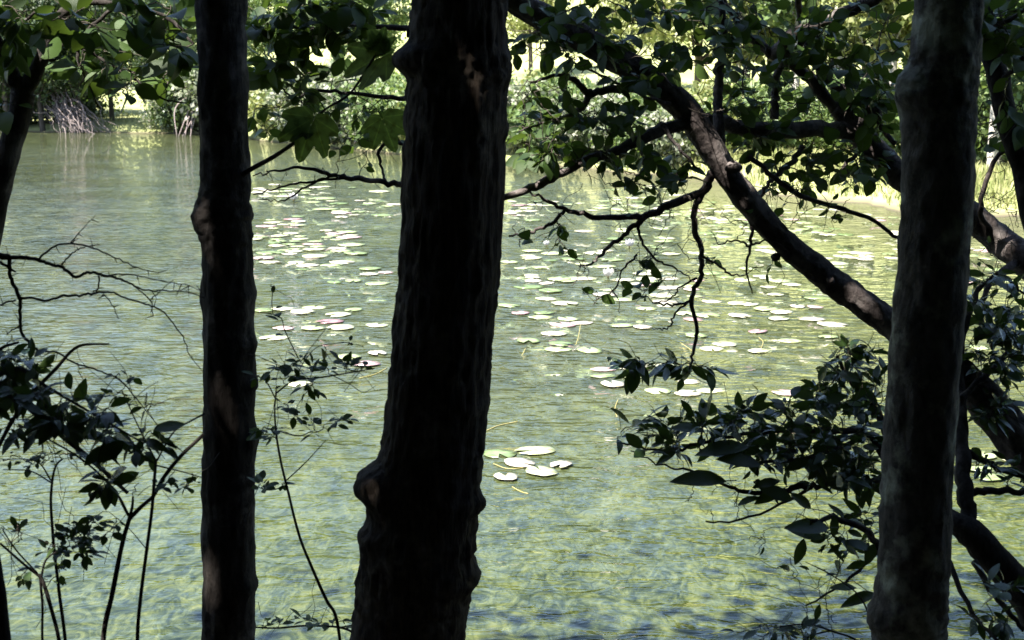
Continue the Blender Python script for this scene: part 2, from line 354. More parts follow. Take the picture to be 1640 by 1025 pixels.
def frame_px(pts):
    w = np.asarray(pts)-CP; zf = w@CF; return W0/2+FPX*w[:, 0]/zf, H0/2-FPX*(w@CU)/zf, zf

# ------------------------------------------------------------------ terrain
SHORE = [(-900, 206), (-300, 208), (0, 211), (320, 214), (420, 226), (650, 250), (820, 262), (1100, 284), (1250, 312), (1440, 338), (1640, 352), (2200, 380)]
sh_az = []; sh_r = []
for px, py in SHORE:
    q = onwater(px, py); sh_az.append(math.atan2(q[0], q[1])); sh_r.append(math.hypot(q[0], q[1]))
def far_shore(az):
    r = np.interp(az, sh_az, sh_r)
    r = np.where(az > sh_az[-1], np.maximum(14, sh_r[-1]-(az-sh_az[-1])*8), r)
    r = np.where(az < sh_az[0], np.maximum(20, sh_r[0]-(sh_az[0]-az)*30), r)
    return r+.35*np.sin(az*60)+.25*np.sin(az*131+1)
def sstep(x): x = np.clip(x, 0, 1); return x*x*(3-2*x)
def near_shore(x): return 5.35+.25*np.sin(x*.9)+.12*np.sin(x*2.7+1)
def hgt_at(x, y):
    x = np.asarray(x, float); y = np.asarray(y, float)
    az = np.arctan2(x, y); r = np.hypot(x, y)
    dn = near_shore(x)-y                                   # >0 on the near bank
    hn = np.where(dn > 0, 1.0*sstep(dn/4.2)+.05*np.maximum(dn-4, 0)*.3, -1.0*sstep(-dn/2.5))
    t = r-far_shore(az)
    side = sstep((az-.02)/.2)                              # right part of the far bank
    left = .4*sstep(t/1.6)+.02*np.maximum(t, 0)+.13*np.maximum(t-24, 0)*(1-side)+.1*np.maximum(t-30, 0)*side
    left = np.minimum(left, 16+.01*t)
    hf = np.where(t > 0, left, -1.0*sstep(-t/3))
    und = .06*np.sin(x*.7+y*.3)+.05*np.sin(x*.31-y*.9)
    return np.where(dn > 0, hn, hf)+np.where((dn > 1.5) | (t > 3), und, 0)
NA = 540; radii = np.concatenate([np.linspace(.3, 9, 60), np.geomspace(9.25, 700, 190)])
aa = np.linspace(-math.pi, math.pi, NA, endpoint=False)
AA, RR = np.meshgrid(aa, radii); X = RR*np.sin(AA); Y = RR*np.cos(AA); Z = hgt_at(X, Y)
V = np.stack([X, Y, Z], -1).reshape(-1, 3)
i, j = np.meshgrid(np.arange(len(radii)-1), np.arange(NA), indexing='ij'); k = (j+1) % NA
F = np.stack([i*NA+j, (i+1)*NA+j, (i+1)*NA+k, i*NA+k], -1).reshape(-1, 4)
V = np.vstack([V, [[0, 0, float(hgt_at(0, 0))]]]); 
F = [tuple(q) for q in F]+[(len(V)-1, q, (q+1) % NA) for q in range(NA)]
ground = obj('ground', mkmesh('ground', V, F, M['ground']), kind='structure')
wx = np.array([(-160, 2.5, 0), (160, 2.5, 0), (160, 130, 0), (-160, 130, 0)], float)
water = obj('pond_water', mkmesh('pond_water', wx, [(0, 1, 2, 3)], M['water'], False), kind='structure')

# ------------------------------------------------------------------ foliage clouds
def crown_points(rx, ry, rz, nclump, per, sig, rs, hollow=.45, low=-1):
    c = []
    while len(c) < nclump:
        q = rs.uniform(-1, 1, 3); d = np.linalg.norm(q)
        if d < 1 and d > hollow and q[2] > low: c.append(q)
    c = np.array(c)*[rx, ry, rz]; sc = rs.uniform(.6, 1.3, nclump)
    pts = np.repeat(c, per, 0)+rs.normal(0, 1, (nclump*per, 3))*np.repeat(sc, per)[:, None]*sig*[1, 1, .7]
    return pts, c
def leaf_cloud(pts, size, rs, upbias=.6):
    n_ = len(pts); d = rs.normal(0, 1, (n_, 3)); d[:, 2] -= .3; nn = rs.normal(0, .7, (n_, 3)); nn[:, 2] += upbias
    d /= np.linalg.norm(d, axis=1)[:, None]; nn -= d*np.sum(d*nn, 1)[:, None]; nn /= np.linalg.norm(nn, axis=1)[:, None]+1e-6
    x = np.cross(d, nn); s = size*rs.uniform(.6, 1.3, n_)
    m_ = np.zeros((n_, 4, 4)); m_[:, :3, 0] = x*s[:, None]; m_[:, :3, 1] = d*s[:, None]; m_[:, :3, 2] = nn*s[:, None]; m_[:, :3, 3] = pts; m_[:, 3, 3] = 1
    return m_

# ---- far trees and bushes: prototypes in local space, copied with shared meshes
def far_tree_meshes(seed, h, rx, rz, mat, barkm, slim=False, per=100, nc=75, ls=.33):
    rs = np.random.default_rng(seed)
    pts, cl = crown_points(rx, rx, rz, nc, per, rx*.16, rs, .3)
    cz = h-rz*.95; pts[:, 2] += cz; cl[:, 2] += cz
    crown = merged_mesh('crown', leaf_cloud(pts, ls, rs), [quadleaf(.34), quadleaf(.42)], mat)
    a = Acc(); r0 = h*.014 if slim else h*.02
    c = catmull([(0, 0, -.6), (rs.normal(0, .1), rs.normal(0, .1), h*.3), (rs.normal(0, .25), rs.normal(0, .25), h*.6), (rs.normal(0, .3), 0, h*.93)], 5)
    a.add(*tube(c, np.linspace(r0, r0*.2, len(c)), 8))
    for q in cl[rs.permutation(len(cl))[:9]]:
        s = c[min(len(c)-2, int(len(c)*max(.3, (q[2]-rz*.3)/h*.9)))]
        cc = catmull([s, s*.5+q*.5+[0, 0, -.1*rx], q], 3); a.add(*tube(cc, np.linspace(r0*.4, r0*.1, len(cc)), 5))
    return a.mesh('trunk', barkm), crown
def bush_meshes(seed, rx, h, mat, per=55, nc=65, ls=.19):
    rs = np.random.default_rng(seed)
    pts, cl = crown_points(rx, rx*.85, h*.55, nc, per, rx*.14, rs, .35); pts[:, 2] += h*.5; cl[:, 2] += h*.5
    keep = pts[:, 2] > .0; pts = pts[keep]
    fo = merged_mesh('foliage', leaf_cloud(pts, ls, rs), [quadleaf(.34), quadleaf(.42)], mat)
    a = Acc()
    for q in cl[:14]:
        b_ = np.array([rs.normal(0, .12), rs.normal(0, .12), -.25]); cc = catmull([b_, b_*.4+q*.6+[0, 0, -.12], q], 3)
        a.add(*tube(cc, np.linspace(.035, .008, len(cc)), 5))
    return a.mesh('stems', M['twig']), fo
def place(name, label, cat, group, meshes, x, y, rot, s, names, sz=None, z=None):
    o = thing(name, label, cat, (x, y, float(hgt_at(x, y)) if z is None else z), group)
    o.rotation_euler = (0, 0, rot); o.scale = (s, s, s*(sz or 1))
    for nm, me in zip(names, meshes): obj(nm, me, o)
    return o
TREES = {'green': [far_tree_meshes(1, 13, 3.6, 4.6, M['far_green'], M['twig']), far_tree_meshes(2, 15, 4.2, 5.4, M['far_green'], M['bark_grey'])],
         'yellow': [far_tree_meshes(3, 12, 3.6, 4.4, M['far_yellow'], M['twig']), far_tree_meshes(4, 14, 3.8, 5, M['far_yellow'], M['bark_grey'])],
         'dark': [far_tree_meshes(5, 14, 4.2, 5.6, M['far_shade_leaf'], M['twig'])],
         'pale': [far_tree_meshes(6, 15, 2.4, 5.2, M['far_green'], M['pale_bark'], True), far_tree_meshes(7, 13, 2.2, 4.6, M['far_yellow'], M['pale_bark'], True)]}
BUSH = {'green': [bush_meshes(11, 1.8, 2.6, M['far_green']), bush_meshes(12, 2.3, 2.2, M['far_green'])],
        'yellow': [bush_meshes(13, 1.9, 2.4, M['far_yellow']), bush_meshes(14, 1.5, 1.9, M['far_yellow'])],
        'dark': [bush_meshes(15, 2.1, 3.0, M['far_shade_leaf']), bush_meshes(16, 1.7, 2.2, M['far_shade_leaf'])],
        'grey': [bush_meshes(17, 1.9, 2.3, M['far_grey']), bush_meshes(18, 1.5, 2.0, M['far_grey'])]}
TLAB = {'green': ('leafy green tree on the sunlit far bank', 'green trees across the pond'),
        'yellow': ('yellow-green tree on the sunlit far bank', 'yellow-green trees across the pond'),
        'dark': ('dense tree with shade-darkened leaves leaning over the far shore', 'dark trees on the far shore'),
        'pale': ('slim tree with pale bare trunk on the far grassy bank', 'pale-trunked trees across the pond')}
BLAB = {'green': ('rounded green bush along the far shore', 'green bushes across the pond'),
        'yellow': ('sunlit yellow-green bush along the far shore', 'yellow-green bushes across the pond'),
        'dark': ('dark shaded bush hanging over the far water edge', 'dark bushes across the pond'),
        'grey': ('pale grey-green bush along the far shore', 'grey-green bushes across the pond')}
def at_az(px, t):                                         # a spot t metres behind the far shore under pixel column px
    az = math.atan((px-W0/2)/FPX); r = float(far_shore(np.array(az)))+t; return r*math.sin(az), r*math.cos(az)
def far_tree(kind, px, t, s=1, sz=1):
    x, y = at_az(px, t); ms = random.choice(TREES[kind]); lab, gr = TLAB[kind]
    if kind == 'dark': lab = 'dense tree with shade-darkened leaves '+('overhanging the far water edge' if t < 0 else 'just behind the far shore' if t < 5.5 else 'rising above the dark shore bushes'); gr = lab
    if kind == 'pale': lab = 'slim tree with pale bare trunk '+('in the grass near the far water' if t < 9 else 'at the edge of the wood beyond the grass'); gr = lab
    if kind in ('green', 'yellow'):
        col = 'green' if kind == 'green' else 'yellow-green'; big = 'tall' if s > 1.1 else ('middling' if s > .7 else 'low')
        zone = 'in the hilltop wood' if t > 80 else 'on the open hillside' if t > 50 else 'in the wood behind the grassy meadow' if t > 13 and px > 1100 else 'behind the shore bushes' if t > 7 else 'close to the far shore'
        lab = big+' '+col+' leafy tree '+zone+' across the pond'; gr = lab
    place('far_tree', lab, 'tree', gr, ms, x, y, random.uniform(0, 6.28), s*random.uniform(.9, 1.1), ('trunk', 'crown'), sz)
def far_bush(kind, px, t, s=1, sz=1):
    x, y = at_az(px, t); ms = random.choice(BUSH[kind]); lab, gr = BLAB[kind]
    lab = ('small ' if s < .85 else 'large ' if s > 1.05 else '')+lab.replace('along the far shore', 'overhanging the far water edge' if t < 1.5 else 'at the top of the far shore' if t < 4 else 'in the meadow beyond the far shore'); gr = lab
    place('shore_bush', lab, 'bush', gr, ms, x, y, random.uniform(0, 6.28), s*random.uniform(.88, 1.12), ('stems', 'foliage'), sz)
# left: dark hollow with overhanging trees, meadow window at px 180-260
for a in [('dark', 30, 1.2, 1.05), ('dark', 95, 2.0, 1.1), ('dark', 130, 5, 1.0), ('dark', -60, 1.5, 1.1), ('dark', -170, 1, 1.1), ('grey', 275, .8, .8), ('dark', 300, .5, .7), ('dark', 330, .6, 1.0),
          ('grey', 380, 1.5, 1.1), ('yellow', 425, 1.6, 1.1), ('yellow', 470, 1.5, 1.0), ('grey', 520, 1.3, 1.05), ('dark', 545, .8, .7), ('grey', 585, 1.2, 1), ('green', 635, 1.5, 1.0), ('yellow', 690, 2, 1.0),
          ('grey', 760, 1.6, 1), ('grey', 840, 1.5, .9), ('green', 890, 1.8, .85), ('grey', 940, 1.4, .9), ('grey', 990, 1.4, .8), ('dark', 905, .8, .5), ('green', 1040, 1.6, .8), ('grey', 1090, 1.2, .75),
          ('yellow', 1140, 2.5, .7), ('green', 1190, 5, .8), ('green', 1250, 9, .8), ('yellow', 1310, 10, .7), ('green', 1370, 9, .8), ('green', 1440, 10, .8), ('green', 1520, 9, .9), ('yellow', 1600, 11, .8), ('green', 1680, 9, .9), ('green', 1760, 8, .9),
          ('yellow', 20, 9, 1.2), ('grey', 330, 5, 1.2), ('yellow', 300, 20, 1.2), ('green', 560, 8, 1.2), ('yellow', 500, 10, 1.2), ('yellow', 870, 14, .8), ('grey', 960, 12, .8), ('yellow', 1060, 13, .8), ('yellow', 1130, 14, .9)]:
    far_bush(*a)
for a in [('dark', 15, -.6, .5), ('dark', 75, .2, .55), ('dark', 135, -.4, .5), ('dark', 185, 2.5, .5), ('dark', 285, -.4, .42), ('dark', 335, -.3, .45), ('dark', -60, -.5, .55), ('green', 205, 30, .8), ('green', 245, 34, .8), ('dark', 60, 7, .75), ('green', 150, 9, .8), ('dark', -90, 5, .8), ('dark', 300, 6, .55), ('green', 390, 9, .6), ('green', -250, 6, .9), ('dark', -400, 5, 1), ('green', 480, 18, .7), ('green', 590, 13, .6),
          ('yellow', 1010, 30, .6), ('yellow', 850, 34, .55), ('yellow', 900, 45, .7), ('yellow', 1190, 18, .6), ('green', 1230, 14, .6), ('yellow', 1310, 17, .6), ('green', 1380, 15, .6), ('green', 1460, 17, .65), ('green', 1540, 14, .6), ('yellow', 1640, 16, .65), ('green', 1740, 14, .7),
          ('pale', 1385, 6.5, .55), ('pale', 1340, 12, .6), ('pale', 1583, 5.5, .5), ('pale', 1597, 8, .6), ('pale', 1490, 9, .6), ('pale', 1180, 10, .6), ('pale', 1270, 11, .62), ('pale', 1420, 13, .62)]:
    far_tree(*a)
for px in range(-900, 2600, 130):                         # treeline on the hill
    if 600 < px < 1180: continue
    far_tree(random.choice(['green', 'green', 'yellow']), px+random.uniform(-40, 40), random.uniform(55, 75), random.uniform(.95, 1.25))
for px in range(-880, 2600, 150):
    far_tree(random.choice(['green', 'yellow', 'green']), px+random.uniform(-40, 40), random.uniform(88, 120), random.uniform(1.3, 1.6))
for px in range(1120, 1800, 55):                           # wood behind the right meadow
    far_tree(random.choice(['green', 'yellow']), px+random.uniform(-20, 20), random.uniform(20, 30), random.uniform(.7, .9))

# grass on the far banks
rs = np.random.default_rng(5); ga = []
for _ in range(17000):
    px = rs.uniform(1080, 1800) if rs.random() < .72 else rs.uniform(150, 1080); t = .3+abs(rs.normal(0, 4.5)) if px > 1080 else .2+abs(rs.normal(0, 6))
    az = math.atan((px-W0/2)/FPX); ga.append((az, t))
ga = np.array(ga); r = far_shore(ga[:, 0])+ga[:, 1]; gx = r*np.sin(ga[:, 0]); gy = r*np.cos(ga[:, 0]); gz = hgt_at(gx, gy)
gm = leaf_cloud(np.stack([gx, gy, gz-.03], 1), .3, rs)
up = np.stack([rs.normal(0, .3, len(gx)), rs.normal(0, .3, len(gx)), np.ones(len(gx))], 1); up /= np.linalg.norm(up, axis=1)[:, None]
s_ = rs.uniform(.1, .34, len(gx)); th = rs.uniform(0, 6.28, len(gx)); xx = np.stack([np.cos(th), np.sin(th), 0*th], 1)
gm[:, :3, 0] = xx*s_[:, None]; gm[:, :3, 1] = up*s_[:, None]; gm[:, :3, 2] = np.cross(xx, up)*s_[:, None]
tag(obj('meadow_grass', merged_mesh('meadow_grass', gm, [quadleaf(.05), quadleaf(.08)], M['grass']), kind='stuff'), 'tall sunlit grass growing along the far banks', 'grass')

# sunlit tangle of roots and fallen branches at the far left shore
c0 = onwater(120, 213); rt = thing('root_tangle', 'pale tangle of exposed roots and dead branches at far water edge', 'roots', (c0[0], c0[1], 0))
rs = np.random.default_rng(9); fine = Acc(); dd = c0[1]
for q in range(75):
    ex = rs.normal(128, 24); sx = 92+(ex-118)*.3+rs.normal(0, 16); sy = rs.uniform(130, 190)
    dep = dd+rs.uniform(-.6, 1.0)
    e_ = P(ex, 214+rs.uniform(-4, 6), dep-.3); e_[2] = -.1; s0 = P(sx, sy, dep+1.6); mid = (s0+e_)/2+np.array([rs.normal(0, .25), -.3, rs.uniform(0, .5)])
    cc = catmull([s0, mid, e_], 6)+rs.normal(0, .03, (13, 3)); cc += np.cumsum(rs.normal(0, .035, (13, 3)), 0); rr = np.linspace(.03, .012, 13)*rs.uniform(.5, 1.3)
    if q < 20: a = Acc(); a.add(*tube(cc, rr*1.3, 6)); obj('root', a.mesh('root', M['root'], c0*[1, 1, 0]), rt)
    else: fine.add(*tube(cc, rr*.7, 5))
obj('fine_roots', fine.mesh('fine_roots', M['root'], c0*[1, 1, 0]), rt, 'stuff')
for px0, lab in ((300, 'pale dead branch drooping into the water under dark bushes'), (405, 'bleached forked branch hanging from grey bush to water')):
    c1 = onwater(px0, 218); dt = thing('dead_branch', lab, 'branch', (c1[0], c1[1], 0)); a = Acc()
    for q in range(6):
        s0 = P(px0+rs.uniform(-5, 25), rs.uniform(150, 180), c1[1]+1.2); e_ = P(px0+rs.uniform(-25, 15), 219, c1[1]-.3); e_[2] = -.1
        cc = catmull([s0, (s0+e_)/2+[rs.normal(0, .2), 0, .35], e_], 5); a.add(*tube(cc, np.linspace(.05, .015, len(cc)), 5))
    obj('branch', a.mesh('branch', M['root'], c1*[1, 1, 0]), dt)

# ------------------------------------------------------------------ water lilies
def pad_shape(seed):
    rs = np.random.default_rng(seed); na = 26; nt = rs.uniform(.12, .4); a = np.linspace(nt, 2*math.pi-nt, na)
    ed = 1+.06*np.sin(2*a+seed*1.7)+.04*np.sin(5*a+seed*2)+rs.normal(0, .012, na); ed[int(rs.integers(4, na-4))] -= rs.uniform(0, .25)
    lift = .006+.005*np.sin(2*a+seed)+.004*np.sin(5*a+seed*3)
    v = [(0, 0, .014)]+[(.55*e*math.cos(q), .55*e*math.sin(q), .014+.25*h) for q, e, h in zip(a, ed, lift)]+[(e*math.cos(q), e*math.sin(q), .01+h) for q, e, h in zip(a, ed, lift)]
    f = [(0, i+1, i+2) for i in range(na-1)]+[(i+1, na+i+1, na+i+2, i+2) for i in range(na-1)]
    k = len(v); v += [(x, y, z-.012) for x, y, z in v[1+na:1+2*na]]
    f += [(na+1+i, k+i, k+i+1, na+2+i) for i in range(na-1)]
    return np.array(v), f
PADS = [pad_shape(s) for s in range(9)]
PM = {c: [mkmesh('lily_pad', v, f, M['pad_'+c]) for v, f in PADS] for c in ('green', 'red')}
pads = []                                                  # (px, py, halfwidth px, red, label)
ISO = 'pale lily pad in the isolated raft of six closest to the shaded bank'
for a in [(800, 728, 29), (857, 723, 33), (832, 743, 30), (867, 757, 33), (810, 766, 23), (898, 747, 23)]: pads.append((*a, 0, ISO))
ROW = 'pale lily pad in the row of three overlapping pads on open water'
for a in [(1054, 627, 26), (1102, 631, 25), (1140, 627, 24)]: pads.append((*a, 0, ROW))
MID = 'pale green lily pad floating in the loose rafts midway across the pond'
REDL = 'reddish upturned lily pad floating among the pale green ones'
for x, y, h, rd in [(110, 521, 45, 0), (195, 516, 50, 0), (275, 528, 60, 0), (325, 508, 50, 0), (425, 538, 60, 0), (390, 568, 60, 1), (195, 597, 45, 1), (318, 597, 55, 0), (435, 595, 60, 0), (590, 582, 50, 0), (155, 636, 65, 0), (490, 518, 45, 0),
                    (470, 718, 62, 0), (540, 748, 60, 1), (590, 703, 50, 0), (265, 830, 58, 0), (140, 278, 62, 0), (110, 300, 60, 1), (140, 318, 50, 0), (320, 243, 45, 1), (325, 265, 50, 0), (330, 290, 62, 0), (300, 330, 55, 0), (440, 318, 58, 0), (470, 213, 58, 1), (480, 245, 58, 0),
                    (500, 281, 58, 0), (410, 400, 42, 0), (490, 395, 48, 0), (590, 408, 55, 0), (560, 345, 55, 0), (440, 128, 40, 0), (370, 95, 60, 0), (360, 48, 58, 0), (430, 70, 50, 0), (440, 110, 50, 1), (610, 120, 50, 0), (200, 40, 50, 0), (600, 20, 50, 0), (250, 318, 50, 0), (400, 330, 50, 0)]:
    pads.append((380+x/2.629, 300+y/2.629, h/2.629, rd, REDL if rd else MID))
for x, y, h, rd in [(90, 500, 55, 0), (140, 532, 40, 1), (225, 551, 55, 0), (240, 533, 45, 0), (340, 555, 50, 0), (320, 580, 58, 1), (400, 574, 50, 0), (280, 620, 58, 0), (175, 650, 60, 0), (310, 664, 55, 0), (300, 684, 60, 0), (435, 688, 70, 0), (250, 472, 50, 0), (330, 492, 55, 0),
                    (565, 586, 55, 0), (655, 593, 45, 0), (670, 512, 45, 0), (840, 534, 55, 0), (925, 541, 58, 0), (870, 560, 45, 1), (880, 628, 55, 0), (1065, 545, 55, 0), (945, 482, 42, 0), (750, 485, 55, 0), (1000, 663, 60, 0), (945, 684, 58, 0), (1145, 693, 55, 0), (1140, 612, 50, 1), (490, 768, 58, 1), (575, 760, 50, 0),
                    (490, 797, 55, 0), (620, 800, 58, 0), (530, 833, 66, 0), (750, 757, 50, 0), (850, 820, 50, 0), (1060, 490, 50, 0), (1110, 495, 45, 0)]:
    pads.append((780+x/2.628, 300+y/2.628, h/2.628, rd, REDL if rd else MID))
for x, y, h, rd in [(200, 343, 45, 0), (125, 390, 45, 0), (90, 355, 40, 0), (270, 368, 45, 0), (320, 405, 62, 0), (310, 447, 45, 1), (150, 472, 66, 0), (140, 503, 55, 0), (290, 507, 66, 0), (390, 528, 80, 0), (50, 655, 55, 0), (190, 607, 55, 0), (180, 853, 75, 1), (180, 884, 45, 0), (370, 590, 45, 0), (1150, 270, 55, 0), (1230, 330, 55, 0), (1080, 640, 60, 0)]:
    pads.append((1200+x/2.93, 340+y/2.93, h/2.93, rd, REDL if rd else MID))
for x, y, h in [(1050, 200, 70), (1045, 266, 66), (1080, 302, 66), (1190, 215, 60)]: pads.append((1200+x/2.809, 660+y/2.809, h/2.809, 0, 'sunlit lily pad floating past the leaning trunk near the right bank'.replace('right bank', 'bank')))
spots = [onwater(a[0], a[1]) for a in pads]; dims = [a[2]*mpp(q[1]) for a, q in zip(pads, spots)]
FARL = 'small pale lily pad in the dense carpet towards the far shore'
rs = np.random.default_rng(21); tries = 0; extra = []
cent = []
for _ in range(95):
    if rs.random() < .24: cent.append((rs.uniform(415, 655), rs.uniform(296, 440)))
    else: cent.append((rs.uniform(800, 1640), rs.uniform(290, 500)))
while len(extra) < 330 and tries < 60000:
    tries += 1; c = cent[rs.integers(len(cent))]
    px = c[0]+rs.normal(0, 36); py = c[1]+rs.normal(0, 4.5)
    if py < 282 or (px < 660 and (py > 470 or px < 405)): continue
    if 640 < px < 815: continue
    lim = np.interp(px, [p_[0] for p_ in SHORE], [p_[1] for p_ in SHORE])
    if py < lim+12: continue
    if py > 420 and rs.random() < .7: continue
    q = onwater(px, py); rad = rs.uniform(.1, .19)
    if any(abs(q[0]-s[0]) < (rad+d) and math.hypot(q[0]-s[0], q[1]-s[1]) < (rad+d)*.8 for s, d in zip(spots, dims)): continue
    spots.append(q); dims.append(rad); rd = rs.random() < .09
    extra.append(1); pads.append((px, py, 0, rd, 'small reddish lily pad in the dense carpet towards the far shore' if rd else FARL))
order = sorted(range(len(pads)), key=lambda i: (i >= len(pads)-len(extra), -dims[i]/spots[i][1]))
GROUPS = {}
rest = []
def pad_matrix(q, rad, h):
    a = rs.uniform(0, 6.28); c, s = math.cos(a), math.sin(a)
    m_ = np.eye(4); m_[:3, :3] = np.array([[c, -s, 0], [s, c, 0], [0, 0, 1]]); m_[:3, 0] *= rad; m_[:3, 1] *= rad*rs.uniform(.72, 1); m_[2, 2] = rad*1.4
    tl = rs.normal(0, .012, 2); m_[2, 0] = tl[0]*rad; m_[2, 1] = tl[1]*rad; m_[:3, 3] = (q[0], q[1], .006+h); return m_
FLOW = [(470, 323), (974, 447), (1008, 398), (875, 396)]; FQ = [onwater(*q) for q in FLOW]
SP = np.array(spots)[:, :2]; DM = np.array(dims); pad_objs = []
for rank, i in enumerate(order):
    q, rad = spots[i], dims[i]; h = .0022*(i % 6); m_ = pad_matrix(q, rad, h)
    if rank >= 300: rest.append(m_); continue
    o = obj('lily_pad', PM['red' if pads[i][3] else 'green'][i % 9]); o.matrix_world = Matrix(m_.tolist()); pad_objs.append((o, q))
    lab = pads[i][4]
    if lab not in (ISO, ROW) and not lab.startswith('sunlit'):
        dist = np.linalg.norm(SP-SP[i], axis=1)-DM-rad; dist[i] = 9; tch = np.where(dist < .03)[0]
        col = 'reddish' if pads[i][3] else 'pale green'; size = 'small' if rad < .115 else ('large' if rad > .145 else 'middling')
        zone = 'in the far carpet' if q[1] > 17 else 'in the midway rafts'
        if min(math.hypot(q[0]-f_[0], q[1]-f_[1]) for f_ in FQ) < rad+.25: ctx = 'right beside a white lily flower'
        elif len(tch) == 0: ctx = 'alone with water all round' if dist.min() > .12 else 'just clear of its neighbours'
        elif any(pads[t_][3] for t_ in tch) and not pads[i][3]: ctx = 'touching a reddish pad'
        elif len(tch) == 1: ctx = 'touching one other pad'
        else: ctx = 'wedged among several pads'
        lab = size+' '+col+' lily pad '+ctx+' '+zone
    tag(o, lab, 'lily pad', 'lily pads: '+lab)
if rest: tag(obj('lily_pad_carpet', merged_mesh('lily_pad_carpet', rest, PADS, M['pad_green']), kind='stuff'), 'distant carpet of tiny lily pads before the far shore', 'lily pads')
# floating stems and a yellowed leaf
for k_, pl in enumerate([[(790, 744), (815, 752), (850, 748)], [(780, 690-0), (800, 682), (830, 676)], [(1085, 545), (1100, 556), (1112, 566)], [(842, 558), (832, 572), (812, 580)], [(930, 520), (926, 540), (922, 552)], [(1215, 540), (1222, 548), (1218, 560)], [(620, 590), (600, 600), (575, 606)], [(990, 640), (985, 655), (988, 668)], [(820, 780), (835, 788), (846, 791)]]):
    cc = catmull([onwater(*q) for q in pl], 6); cc[:, 2] = .003; a = Acc(); a.add(*tube(cc, .0035, 6))
    po = min(pad_objs, key=lambda t_: min(math.hypot(t_[1][0]-c_[0], t_[1][1]-c_[1]) for c_ in cc))[0]
    o = obj('stem', a.mesh('stem', M['pad_stem']), po); o.matrix_parent_inverse = po.matrix_world.inverted()
# flowers
for px, py, s, lab in [(470, 317, .16, 'white water lily flower open above pads on the darker water'), (974, 441, .12, 'white water lily flower above the loose rafts of pads'), (1008, 392, .12, 'white water lily flower farther out among crowded pads'), (875, 390, .08, 'small white lily bud among the crowded pads')]:
    q = onwater(px, py+6); fl = thing('water_lily', lab, 'flower', (q[0], q[1], .02))
    tv, tf = ovate(.2, -.5, .5); tv = tv[:-4]; tf = tf[:-1]
    pm = mkmesh('petal', tv*s*[1, 1, 1], tf, M['petal'], False)
    for ring, (n_, el) in enumerate(((8, .5), (7, .95), (5, 1.3))):
        for t in range(n_):
            o = obj('petal', pm, fl); o.rotation_euler = (el, 0, 6.283*t/n_+ring*.4); o.scale = (1.4, 1-.12*ring, 1)
    a = Acc(); a.add(*tube([(0, 0, 0), (0, 0, s*.3), (0, 0, s*.45)], [s*.1, s*.14, s*.05], 8)); obj('stamens', a.mesh('stamens', M['stamen']), fl)
    a = Acc(); a.add(*tube([(0, 0, -.3), (0, 0, .01)], .008, 6)); obj('stem', a.mesh('stem', M['pad_stem']), fl)

